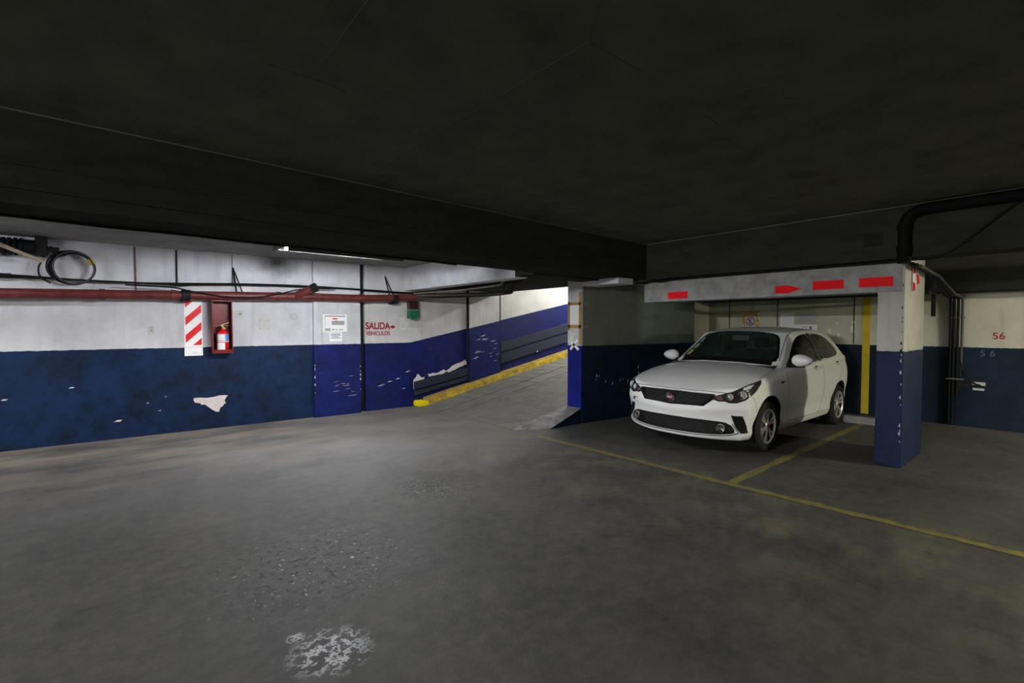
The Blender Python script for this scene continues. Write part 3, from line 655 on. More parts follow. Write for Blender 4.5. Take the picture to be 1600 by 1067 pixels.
# cable coil
t = wthing('cable_coil', 'coil of black cable tied with yellow tape on the wall', 'cable', -.31, 2.23, .1)
for i, (rx, rz2, dx, dz, r) in enumerate(((.215, .20, 0, 0, .013), (.20, .19, .012, -.008, .011), (.225, .205, -.006, .004, .01), (.19, .2, .02, .0, .009))):
    bm = B(); tube(bm, [(dx + rx * math.cos(a), -.02 * i + .015 * math.sin(3 * a + i), dz + rz2 * math.sin(a)) for a in [2 * math.pi * k / 48 for k in range(48)]], r, 8, closed=True); obj('cable_loop', bm, M['cable'] if i != 3 else M['cable_grey'], t, smooth=True)
bm = B(); tube(bm, [(.17, -.03, .12), (.195, -.03, .06)], .034, 12); obj('yellow_tape', bm, M['yellow_tape'], t, smooth=True)
tb('cable_tail', smooth_line([(-.25, -.02, .08), (-.3, -.02, .0), (-.29, -.02, -.12), (-.2, -.02, -.2)]), .009, M['cable'], t, 8)
tb('cable_knot', smooth_line([(-.2, -.02, .24), (-.16, -.03, .2), (-.12, -.03, .15), (-.05, -.03, .17)]), .022, M['cable'], t, 8)
# corrugated duct and pole at the far left
t = wthing('cable_tray', 'black ribbed cable bundle under the slab at the left edge', 'cable', -1.05, 2.45, .14)
tb('bundle_core', [(-1.2, 0, -.01), (.42, 0, .0)], .085, M['cable'], t, 14)
for k in range(30):
    x = -1.15 + k * .05
    bm = B(); lathe(bm, [(.08, -.012), (.105, -.012), (.105, .012), (.08, .012)], 16, 'x', (x, 0, -.005)); obj('rib', bm, M['cable'], t)
bx('end_clamp', (.42, .52, -.06, .05, -.09, .14), M['steel_dark'], t); bx('hook', (.52, .63, -.02, .0, -.03, .02), M['steel_dark'], t); bx('clamp_bar', (.46, .49, -.02, .11, -.1, .13), M['steel_dark'], t)
tb('wooden_pole', [(-.57, 8.1, 2.28), (-1.28, 7.2, 2.56)], .022, M['wood_stick'], label='pale round pole slanting up at the left edge', category='pole', seg=12)
# thin dark cable pinned under the long beam edge
tb('beam_cable', [(x, LBf(x) + .42, 2.188 + (.006 if i % 2 else 0)) for i, x in enumerate(np.arange(-6, 3.3, .5))], .010, M['cable'], label='thin black cable pinned under the long dark beam', category='cable', seg=8)
# pipes under the white beam at the ramp
t = thing('conduit_run', 'dusty pale conduits elbowing under the white beam', 'conduit')
tb('conduit', rnd([(4.33, 7.95, 2.10), (4.45, 7.4, 2.105), (4.6, 6.8, 2.11), (4.58, 5.75, 2.125), (4.5, 5.55, 2.16), (4.5, 5.5, 2.22)], .08), .014, M['conduit_lt'], t, 10)
tb('conduit', rnd([(4.36, 7.9, 2.06), (4.8, 7.3, 2.07), (5.1, 6.7, 2.07), (5.1, 6.3, 2.07), (5.1, 6.2, 2.22)], .08), .025, M['cable_grey'], t, 10)
tb('conduit', rnd([(4.4, 7.95, 2.02), (5.0, 7.5, 2.06), (5.5, 7.0, 2.09), (5.5, 6.55, 2.1), (5.5, 6.5, 2.22)], .1), .03, M['cable_grey'], t, 10)
tb('conduit', rnd([(4.56, 7.7, 2.13), (4.62, 6.6, 2.15), (4.6, 5.3, 2.15), (4.6, 5.2, 2.22)], .06), .018, M['cable'], t, 8)
# paper taped on the wall end
t = thing('taped_notice', 'white sheet framed with tan tape on the blue wall end', 'notice', (5.6, 5.155, 1.2))
bx('sheet', (-.004, -.001, -.09, .095, .33, .63), M['white_sign'], t)
for a in ((-.135, .135, .63, .675), (-.135, .135, .275, .325), (-.14, -.095, .02, .83), (.095, .135, .24, .69)): bx('tape_strip', (-.007, -.004, a[0], a[1], a[2], a[3]), M['tan_tape'], t)
bm = B(); prism(bm, [(-.006, y, z) for y, z in ragged([(.13, .10), (.05, .22), (-.03, .20), (.0, .10), (-.06, .05), (.05, -.02), (.11, .02)], 3, .012)], (.004, 0, 0)); obj('torn_scrap', bm, M['paper_old'], t)
for a, b in (((.08, -.06), (-.07, .09)), ((.06, .06), (-.09, -.06))):
    bm = B(); d = V(0, b[0] - a[0], b[1] - a[1]).normalized(); s = V(0, -d.z, d.y) * .022; p, q = V(-.009, *a), V(-.009, *b)
    prism(bm, [p - s, q - s, q + s, p + s], (.003, 0, 0)); obj('white_tape_cross', bm, M['white_sign'], t)
for z in (.28, .645): bx('tape_end', (.06, .17, -.157, -.154, z, z + .035), M['tan_tape'], t)

# ------------------------------------------------------------------ back wall and column
def bthing(name, label, cat, y, z): return thing(name, label, cat, (9.849, y, z))
def bpanel(t, name, y0, y1, z0, z1, d0, m, d=.003): return bx(name, (-d0 - d, -d0, y0, y1, z0, z1), m, t)
t = bthing('no_parking_sign', 'square crossed-letter sign in a torn tan frame behind the car', 'sign', 4.335, 1.47)
bm = B(); prism(bm, [(-.003, y, z) for y, z in ragged([(.165, 0), (.165, .33), (-.165, .33), (-.16, 0)], 6, .014)], (.003, 0, 0)); obj('torn_backing', bm, M['tan_tape'], t)
bpanel(t, 'sign_face', -.1, .105, .02, .24, .004, mat('pinkish_sign_face', (.62, .48, .45), .6, var=.1))
bm = B(); lathe(bm, [(.07, -.010), (.088, -.010), (.088, -.007), (.07, -.007)], 28, 'x', (0, 0, .13)); obj('ring', bm, M['ink'], t)
bm = B(); prism(bm, [(-.010, .06, .2), (-.010, .05, .205), (-.010, -.062, .065), (-.010, -.052, .058)], (.003, 0, 0)); obj('slash', bm, M['ink'], t)
text('letter', 'E', .13, (-.009, .038, .085), RB, M['ink'], t, bold=.004)
for y, z in ((-.14, .1), (-.15, .2), (-.145, .28), (.15, .05)): bpanel(t, 'torn_bit', y - .012, y + .012, z - .02, z + .02, .003, M['paper'], .002)
t = bthing('wall_paper_sheet', 'plain white sheet left of the two grey ones on the back wall', 'paper', 3.665, 1.5)
bpanel(t, 'sheet', -.12, .12, 0, .245, 0, M['paper'])
t = bthing('wall_paper_sheet', 'greyish sheet uppermost right on the back wall', 'paper', 3.33, 1.555)
bpanel(t, 'sheet', -.155, .155, 0, .21, 0, mat('greyish_paper', (.4, .4, .42), .7, var=.15))
t = bthing('wall_notice_strip', 'long white strip with two small symbols behind the car roof', 'notice', 3.4, 1.37)
bpanel(t, 'sheet', -.25, .26, 0, .165, .004, M['paper'])
bm = B(); lathe(bm, [(.025, -.010), (.032, -.010), (.032, -.007), (.025, -.007)], 18, 'x', (0, -.04, .1)); obj('symbol_ring', bm, M['ink'], t)
bpanel(t, 'symbol_block', -.16, -.125, .08, .13, .007, M['ink'], .001)
for y, z, s in ((2.96, 1.42, .05), (2.82, 1.35, .035), (2.85, 1.56, .02), (2.61, 1.45, .06), (2.6, 1.56, .04)):
    bm = B(); prism(bm, [(9.847, yy, zz) for yy, zz in ragged([(y - s * .5, z - s), (y + s * .6, z - s * .7), (y + s * .4, z + s), (y - s * .6, z + s * .8)], 3, s * .15)], (.004, 0, 0)); obj('plaster_scar', bm, M['paper_old'], wb)
for y in (4.76, 3.83, 2.594): bx('panel_joint', (9.846, 9.852, y - .008, y + .008, 1.2, 2.0), M['joint'], wb)
# conduits dropping on the back wall
for k, (y, l) in enumerate(((1.345, 'leftmost'), (1.305, 'second'), (1.26, 'third'), (1.215, 'rightmost'))):
    end = .04 if k < 2 else (.42 if k == 2 else .75)
    tb('conduit', rnd([(6.42, 1.215 - .03 * k, 2.165 - .014 * k), (7.4, 1.215 - .03 * k, 2.12 - .014 * k), (9.2, y, 1.95), (9.80, y, 1.94), (9.815, y, end)], .12), .016,
       M['cable_grey'] if k == 3 else M['cable'], label='%s black conduit dropping down the back wall right of the column' % l, category='conduit', group='black conduits right of the column', seg=10)
for k, z in enumerate((1.62, .70)):
    t = bthing('conduit_clip', ('upper' if k == 0 else 'lower') + ' clip strap across the dropping conduits', 'clip', 1.28, z)
    bpanel(t, 'strap', -.10, .10, 0, .02, .055, M['conduit_lt'], .004)
t = bthing('broken_outlet', 'broken pale outlet with a cable end low on the back wall', 'outlet', 1.03, .56)
bpanel(t, 'upper_plate', -.08, .06, .075, .12, 0, M['ivory'], .05); bpanel(t, 'lower_plate', -.07, .05, .0, .03, 0, M['ivory'], .05)
tb('cable_end', smooth_line([(-.04, .19, .42), (-.05, .16, .28), (-.06, .09, .16), (-.06, .02, .09), (-.05, -.03, .08)]), .014, M['cable'], t, 8)
t = bthing('outlet_bracket', 'dark bracket fixed beside the conduits low down', 'bracket', 1.16, .56)
bpanel(t, 'arm', -.06, .09, .04, .10, 0, M['steel_dark'], .06); bpanel(t, 'foot', .05, .1, -.02, .12, 0, M['steel_dark'], .05)
t = thing('hanging_bracket', 'black hanging bar with a side arm right of the column', 'bracket', (7.6, 1.2, 1.62))
bx('bar', (-.02, .02, -.02, .02, 0, .46), M['steel_dark'], t); bx('arm', (-.26, .02, .0, .03, .26, .29), M['steel_dark'], t)
# striped tape on the column and the black pipe, cable across the beam
t = thing('warning_tape', 'crumpled red and white tape at the top of the column', 'tape', (6.66, 1.235, 1.88))
bm = B(); prism(bm, [(0, -.006, 0), (.16, -.006, .02), (.24, -.006, .12), (.36, -.006, .10), (.30, -.006, .22), (.02, -.006, .26)], (0, .005, 0)); obj('white_tape', bm, M['white_sign'], t)
for q in ([(0, 0), (.13, .015), (.12, .09), (.01, .1)], [(.2, .08), (.34, .11), (.28, .19), (.16, .20)], [(.02, .19), (.12, .20), (.10, .25), (.02, .26)]):
    bm = B(); prism(bm, [(x, -.009, z) for x, z in q], (0, .003, 0)); obj('red_stripe', bm, M['red'], t)
t = thing('drain_pipe', 'thick black drain pipe bending down at the beam above the column', 'pipe')
tb('pipe', rnd([(6.3, -5.0, 2.655), (6.19, .3, 2.66), (6.19, 1.215, 2.66), (6.19, 1.215, 2.14)], .18, 10), .055, M['pipe_black'], t, 18)
for z in (2.28, 2.5):
    bm = B(); lathe(bm, [(.054, -.03), (.064, -.03), (.064, .03), (.054, .03)], 18, 'z', (6.19, 1.215, z)); obj('pipe_collar', bm, M['pipe_black'], t)
tb('service_cable', smooth_line([(6.6, .15, 2.66), (6.22, .42, 2.6), (6.22, .9, 2.2), (6.3, 1.2, 2.18)]), .009, M['cable'], label='thin black cable slanting across the beam at right', category='cable', seg=8)
t = thing('beam_conduit', 'black conduits along the lower edge of the beam above the car', 'conduit')
tb('conduit', [(6.32, 4.4, 2.18), (6.33, 2.8, 2.186), (6.33, 1.25, 2.18)], .014, M['cable'], t, 8)
tb('conduit', [(6.36, 4.42, 2.186), (6.365, 2.6, 2.18), (6.365, 1.25, 2.186)], .011, M['cable'], t, 8)
tb('cable_tangle', smooth_line([(6.3, 4.5, 2.18), (6.33, 4.35, 2.16), (6.3, 4.25, 2.185), (6.35, 4.1, 2.165), (6.33, 3.9, 2.185)]), .012, M['cable'], t, 8)
# wheel stop
t = thing('wheel_stop', 'low pale concrete wheel stop left of the column', 'kerb', (8.95, 2.12, 0))
bm = B(); prism(bm, [(-.1, -.28, .0), (.08, -.28, 0), (.05, -.28, .1), (-.07, -.28, .1)], (0, .62, 0)); obj('block', bm, M['kerb_grey'], t, bevel=.01)

# ------------------------------------------------------------------ the car (x rearwards from the nose, y to its far side, z up)
CP = {}
CP['paint'] = mat('pearl_white_car_paint', (.88, .88, .88), .35, coat=.5, var=.03, scale=3)
CP['trim'] = mat('black_plastic_trim', (.008, .008, .009), .6, spec=.12, var=.2)
CP['gap'] = mat('dark_panel_gap', (.03, .03, .03), .6, var=.1)
CP['frit'] = mat('black_glass_border', (.006, .007, .007), .08, var=.1)
CP['glass'] = mat('tinted_window_glass', (.02, .03, .026), .02, var=.0, alpha=.72, spec=.4)
CP['glass_side'] = mat('dark_side_glass', (.008, .012, .01), .03, alpha=.92, spec=.25)
CP['chrome'] = mat('chrome', (.75, .75, .77), .12, metal=1, var=.05)
CP['satin'] = mat('satin_silver', (.45, .45, .47), .3, metal=.9, var=.05)
CP['alloy'] = mat('machined_alloy', (.72, .70, .70), .28, metal=.6, var=.12, scale=30)
CP['alloy_dark'] = mat('dark_alloy_pocket', (.05, .05, .05), .4, metal=.6, var=.1)
CP['tyre'] = mat('tyre_rubber', (.014, .014, .014), .75, var=.25, scale=30, bump=.2, bscale=120)
CP['lens'] = mat('clear_lamp_lens', (.2, .21, .21), .03, alpha=.10, spec=.7, var=.0)
CP['lamp_dark'] = mat('lamp_bezel', (.008, .009, .009), .25, var=.1)
CP['interior'] = mat('dark_grey_interior', (.016, .017, .018), .7, var=.25, scale=20)
CP['seat'] = mat('charcoal_seat_fabric', (.03, .031, .033), .85, var=.25, scale=30)
CP['headliner'] = mat('grey_headliner', (.16, .16, .155), .9, var=.1)
CP['badge_red'] = mat('badge_red', (.13, .006, .025), .25, var=.1, coat=.6)
CP['orange'] = mat('amber_lens', (.16, .06, .055), .2, var=.1)
CP['tail'] = mat('tail_lamp_red', (.3, .01, .01), .15, var=.1)
car = thing('car', 'white five-door hatchback parked nose out beside the column', 'car', (5.24, 3.26, 0))
I = np.interp
def zedge(x): return float(I(x, [0, .08, .2, .4, .7, 1.0, 1.35, 2.0, 2.8, 3.3, 3.7, 4.0], [.66, .70, .75, .815, .88, .925, .955, .985, 1.02, 1.05, 1.06, 1.03]))
def zcent(x): return float(I(x, [0, .06, .15, .35, .7, 1.0, 1.3, 4.0], [.70, .735, .785, .86, .945, .995, 1.03, 1.06]))
def wide(x): return float(I(x, [0, .2, .45, .8, 1.2, 2.0, 2.8, 3.3, 3.65, 3.85, 4.0], [.76, .80, .842, .862, .856, .858, .862, .864, .84, .80, .74]))
def sec(c): return float(I(c, [0, .1, .25, .45, .62, .8, .92, 1.0], [.90, .955, .975, .99, 1.0, .985, .965, .935]))
def fprof(z): return float(I(z, [.15, .21, .27, .33, .39, .44, .49, .53, .56, .60, .66, .72, .76], [.06, .02, .02, .035, .04, .03, .003, .0, .008, .03, .04, .055, .09]))
def rprof(z): return float(I(z, [.15, .25, .4, .55, .65, .8, 1.05], [.10, .03, .0, .0, .04, .05, .06]))
AX = [0, .008, .03, .06, .10, .15, .2, .26, .33, .41, .5, .58, .66, .74, .82, .88, .925, .955, .98, .992, 1]
BY = [-1, -.965, -.88, -.74, -.55, -.36, -.18, 0, .18, .36, .55, .74, .88, .965, 1]
CZ = [0, .06, .14, .22, .32, .42, .52, .62, .72, .82, .9, .96, 1]
def lower(a, b, c):
    x0 = 4.0 * a
    zb = float(I(x0, [0, .3, .8, 3.2, 3.7, 4], [.19, .18, .19, .19, .21, .27]))
    e, m = zedge(x0), zcent(x0); zt = e + (m - e) * (1 - abs(b) ** 2.6)
    z = zb + c * (zt - zb)
    # bonnet shoulder crease
    xf = fprof(z) + .30 * abs(b) ** 2.6 * (1.0 if z > .3 else .9)
    xr = 3.998 - rprof(z) - .15 * abs(b) ** 3
    x = xf + a * (xr - xf)
    e, m = zedge(x), zcent(x); zt = e + (m - e) * (1 - abs(b) ** 2.6); z = zb + c * (zt - zb)
    y = b * wide(x) * sec(c)
    if abs(b) == 1 and .2 < c < .35: y *= .982          # scalloped lower door
    return (x, y, z)
def zroof(x, b): return float(I(x, [.9, 1.3, 1.75, 2.05, 2.4, 2.75, 3.1, 3.45, 3.75, 3.95], [1.16, 1.28, 1.425, 1.475, 1.498, 1.50, 1.487, 1.458, 1.415, 1.37])) - .055 * abs(b) ** 2.5
def upper(a, b, c):
    xf = .93 + .86 * c ** 1.05 + .24 * b * b * (1 - .35 * c)
    xr = 3.955 - .21 * c ** 1.4 - .12 * b * b
    x = xf + a * (xr - xf)
    zb = zedge(x) - .06
    z = zb + c * (zroof(x, b) - zb)
    hw = float(I(x, [1.0, 1.5, 2.2, 3.2, 3.6, 4.0], [.74, .80, .815, .812, .795, .745]))
    top = float(I(x, [1.5, 2.2, 3.2, 3.9], [.585, .61, .595, .53]))
    y = b * (hw + (top - hw) * c ** 1.15)
    return (x, y, z)
UA = [0, .02, .06, .12, .2, .28, .36, .44, .52, .6, .68, .76, .84, .9, .95, .985, 1]
UB = [-1, -.94, -.82, -.62, -.4, -.2, 0, .2, .4, .62, .82, .94, 1]
UC = [0, .08, .2, .33, .46, .6, .73, .84, .92, .97, 1]
def cage(fn, A, Bv, Cv, drop=()):
    bm = B(); vs = {}
    def vert(i, j, k):
        if (i, j, k) not in vs: vs[i, j, k] = bm.verts.new(fn(A[i], Bv[j], Cv[k]))
        return vs[i, j, k]
    na, nb, nc = len(A) - 1, len(Bv) - 1, len(Cv) - 1
    for i in range(na):
        for j in range(nb):
            if 'bottom' not in drop: bm.faces.new([vert(i, j, 0), vert(i, j + 1, 0), vert(i + 1, j + 1, 0), vert(i + 1, j, 0)])
            bm.faces.new([vert(i, j, nc), vert(i + 1, j, nc), vert(i + 1, j + 1, nc), vert(i, j + 1, nc)])
        for k in range(nc):
            bm.faces.new([vert(i, 0, k), vert(i + 1, 0, k), vert(i + 1, 0, k + 1), vert(i, 0, k + 1)])
            bm.faces.new([vert(i, nb, k), vert(i, nb, k + 1), vert(i + 1, nb, k + 1), vert(i + 1, nb, k)])
    for j in range(nb):
        for k in range(nc):
            bm.faces.new([vert(0, j, k), vert(0, j, k + 1), vert(0, j + 1, k + 1), vert(0, j + 1, k)])
            bm.faces.new([vert(na, j, k), vert(na, j + 1, k), vert(na, j + 1, k + 1), vert(na, j, k + 1)])
    bmesh.ops.recalc_face_normals(bm, faces=bm.faces)
    return bm
def evaluated(bm, mods):
    """bmesh -> bmesh with modifiers applied"""
    me = bpy.data.meshes.new('tmp'); bm.to_mesh(me); bm.free(); o = bpy.data.objects.new('tmp', me); COL.objects.link(o)
    for t_, kw in mods:
        md = o.modifiers.new(t_, t_)
        for k, v in kw.items(): setattr(md, k, v)
    bpy.context.view_layer.update()
    m2 = bpy.data.meshes.new_from_object(o.evaluated_get(bpy.context.evaluated_depsgraph_get()))
    out = B(); out.from_mesh(m2); bpy.data.objects.remove(o); bpy.data.meshes.remove(m2); bpy.data.meshes.remove(me)
    return out
AXF, AXR, WZ, WR, ARCH = .795, 3.316, .31, .31, .365
lo0 = evaluated(cage(lower, AX, BY, CZ), [('SUBSURF', dict(levels=2))])
up0 = evaluated(cage(upper, UA, UB, UC, ('bottom',)), [('SUBSURF', dict(levels=3))])
bmesh.ops.recalc_face_normals(lo0, faces=lo0.faces)
bl, bu = BVHTree.FromBMesh(lo0), BVHTree.FromBMesh(up0)
def inpoly(x, y, P):
    r = False; n = len(P)
    for i in range(n):
        (x1, y1), (x2, y2) = P[i], P[i - 1]
        if (y1 > y) != (y2 > y) and x < (x2 - x1) * (y - y1) / (y2 - y1) + x1: r = not r
    return r
def resample(P, d):
    out = []; P = [Vector(p) for p in P]
    for i in range(len(P)):
        a, b = P[i], P[(i + 1) % len(P)]; n = max(1, int((b - a).length / d))
        out += [a.lerp(b, k / n) for k in range(n)]
    return out
def soften(P, k=2, q=.25):
    """Chaikin corner cutting of a closed outline"""
    P = [Vector(p) for p in P]
    for _ in range(k):
        o = []
        for i in range(len(P)):
            a, b = P[i], P[(i + 1) % len(P)]; o += [a.lerp(b, q), a.lerp(b, 1 - q)]
        P = o
    return P
def snap(bvh, p, off):
    co, no, _, _ = bvh.find_nearest(p)
    return co + no * off
def patch(name, outline, bvh, off, m, r0=0.0, r1=1.0, rings=6, d=.025, parent=None, smooth=True, skirt=0, **kw):
    P = resample(outline, d); c = sum(P, Vector((0,) * 3)) / len(P); bm = B(); L = []
    for k in range(rings + 1):
        t = r1 + (r0 - r1) * k / rings
        if t < .01: L.append([bm.verts.new(snap(bvh, c, off))]); break
        L.append([bm.verts.new(snap(bvh, c.lerp(p, t), off)) for p in P])
    n = len(P)
    for a, b in zip(L, L[1:]):
        for i in range(n):
            if len(b) == 1: bm.faces.new((a[i], a[(i + 1) % n], b[0]))
            else: bm.faces.new((a[i], a[(i + 1) % n], b[(i + 1) % n], b[i]))
    if skirt:
        s = [bm.verts.new(snap(bvh, p, off - skirt)) for p in P]
        for i in range(n): bm.faces.new((L[0][i], s[i], s[(i + 1) % n], L[0][(i + 1) % n]))
    o = obj(name, bm, m, parent or car, smooth=False, **kw)
    me = o.data
    for pg in me.polygons: pg.use_smooth = True
    if not skirt: me.normals_split_custom_set_from_vertices([bvh.find_nearest(v.co)[1] for v in me.vertices])
    return o
def ribbon(name, pts, bvh, m, wdt=.006, off=.0015, parent=None, d=.03, **kw):
    P = [Vector(p) for p in pts]; Q = []
    for a, b in zip(P, P[1:]):
        n = max(1, int((b - a).length / d)); Q += [a.lerp(b, k / n) for k in range(n)]
    Q.append(P[-1]); bm = B(); L = []
    hit = [bvh.find_nearest(q) for q in Q]
    for i, (co, no, _, _) in enumerate(hit):
        dv = (hit[min(i + 1, len(hit) - 1)][0] - hit[max(i - 1, 0)][0]).normalized(); s = dv.cross(no).normalized() * wdt / 2
        L.append((bm.verts.new(co + no * off + s), bm.verts.new(co + no * off - s)))
    for (a, b), (c, e) in zip(L, L[1:]): bm.faces.new((a, b, e, c))
    return obj(name, bm, m, parent or car, smooth=60, **kw)
# window outlines
WS = [(-.69, 1.03), (-.4, 1.055), (0, 1.065), (.4, 1.055), (.69, 1.03), (.615, 1.20), (.535, 1.385), (.3, 1.425), (0, 1.432), (-.3, 1.425), (-.535, 1.385), (-.615, 1.20)]   # (y,z)
SW1 = [(1.42, .955), (1.62, 1.06), (1.80, 1.185), (2.02, 1.315), (2.20, 1.375), (2.52, 1.395), (2.58, 1.015), (2.0, .985)]   # (x,z) front door
SW2 = [(2.63, 1.015), (2.57, 1.395), (2.95, 1.385), (3.22, 1.335), (3.42, 1.235), (3.47, 1.15), (3.42, 1.085), (3.3, 1.055)]
RW = [(-.52, 1.13), (.52, 1.13), (.50, 1.33), (.4, 1.365), (-.4, 1.365), (-.50, 1.33)]
def shrink(P, t):
    cx, cy = sum(p[0] for p in P) / len(P), sum(p[1] for p in P) / len(P); return [(cx + (x - cx) * t, cy + (y - cy) * t) for x, y in P]
h_ws, h1, h2, h_rw = shrink(WS, .965), shrink(SW1, .95), shrink(SW2, .94), shrink(RW, .94)
kill = []
for f in up0.faces:
    c = f.calc_center_median(); n = f.normal
    if c.x < 2.05 and n.x < -.2 and inpoly(c.y, c.z, h_ws): kill.append(f)
    elif c.x > 3.4 and n.x > .2 and inpoly(c.y, c.z, h_rw): kill.append(f)
    elif abs(n.y) > .4 and (inpoly(c.x, c.z, h1) or inpoly(c.x, c.z, h2) or inpoly(c.x, c.z, [(2.52, 1.385), (2.59, 1.385), (2.645, 1.025), (2.56, 1.025)])): kill.append(f)
bmesh.ops.delete(up0, geom=kill, context='FACES')
# wheel arches cut from the lower shell
cut = B()
for ax_ in (AXF, AXR):
    for s in (-1, 1):
        r = cut
        n = 56; lo_, hi_ = (-1.2, -.56) if s < 0 else (.56, 1.2)
        a = [r.verts.new((ax_ + ARCH * math.cos(2 * math.pi * k / n), lo_, WZ + .005 + ARCH * math.sin(2 * math.pi * k / n))) for k in range(n)]
        b = [r.verts.new((v.co.x, hi_, v.co.z)) for v in a]
        r.faces.new(a); r.faces.new(b[::-1])
        for k in range(n): r.faces.new((a[k], b[k], b[(k + 1) % n], a[(k + 1) % n]))
bmesh.ops.recalc_face_normals(cut, faces=cut.faces)
cm = bpy.data.meshes.new('cut'); cut.to_mesh(cm); cut.free(); co_ = bpy.data.objects.new('cut', cm); COL.objects.link(co_)
lo1 = evaluated(lo0.copy(), [('BOOLEAN', dict(operation='DIFFERENCE', object=co_, solver='EXACT'))])
bpy.data.objects.remove(co_); bpy.data.meshes.remove(cm)
kill = [f for f in lo1.faces if 1.22 < f.calc_center_median().x < 3.62 and abs(f.calc_center_median().y) < .68 and f.normal.z > .6 and f.calc_center_median().z > .85]
kill += [f for f in lo1.faces if min(math.hypot(f.calc_center_median().x - a_, f.calc_center_median().z - WZ - .005) for a_ in (AXF, AXR)) < ARCH + .004 and abs(f.normal.y) < .35 and abs(f.calc_center_median().y) > .5 and abs(f.calc_center_median().y) < .83 and f.calc_area() > .004]
bmesh.ops.delete(lo1, geom=list(set(kill)), context='FACES')
body = obj('body', lo1, CP['paint'], car, smooth=38)
cabin = obj('cabin_shell', up0, CP['paint'], car, smooth=50)
# wheel arch liners and lips
for ax_ in (AXF, AXR):
    for s in (-1, 1):
        bm = B(); n = 48; L = []
        for k in range(n + 1):
            a = R(-28 + 236 * k / n); q = (ax_ + (ARCH - .006) * math.cos(a), 0, WZ + .005 + (ARCH - .006) * math.sin(a))
            L.append([bm.verts.new((q[0], s * yy, q[2])) for yy in (.55, .80)])
        for p, q in zip(L, L[1:]): bm.faces.new((p[0], q[0], q[1], p[1]))
        bm.faces.new([p[0] for p in L])
        obj('wheel_arch_liner', bm, CP['trim'], car)
# glazing: black border plus pane
def glazing(name, P3, bvh, frame=.93, gm='glass', **kw):
    w_ = patch(name, P3, bvh, .001, CP[gm], r1=frame + .01, rings=8, d=.02, **kw)
    patch('glass_border', P3, bvh, .004, CP['frit'], r0=frame, rings=3, d=.02, parent=w_)
    return w_
def y3(P, s, bvh):
    out = []
    for x, z in P:
        h = bvh.ray_cast(Vector((x, s * 2, z)), Vector((0, -s, 0)))
        out.append(h[0] if h[0] else Vector((x, s * .7, z)))
    return out
def x3(P, bvh, sgn=1):
    out = []
    for y, z in P:
        h = bvh.ray_cast(Vector((-1 if sgn > 0 else 5, y, z)), Vector((sgn, 0, 0)))
        out.append(h[0] if h[0] else Vector((1.5 if sgn > 0 else 3.9, y, z)))
    return out
bu_full = bu
sft = lambda P, k=2: [(v.x, v.y) for v in soften([Vector((a, b)) for a, b in P], k)]
wsp = glazing('windscreen', x3(sft(WS), bu), bu, .95)
glazing('rear_window', x3(sft(RW), bu, -1), bu, .93)
for s in (-1, 1):
    glazing('front_side_window', y3(sft(SW1, 1), s, bu), bu, .93, 'glass_side'); glazing('rear_side_window', y3(sft(SW2), s, bu), bu, .92, 'glass_side')
    patch('door_pillar', y3([(2.50, 1.40), (2.60, 1.40), (2.665, 1.008), (2.55, 1.008)], s, bu), bu, .0055, CP['frit'], d=.015, rings=6)
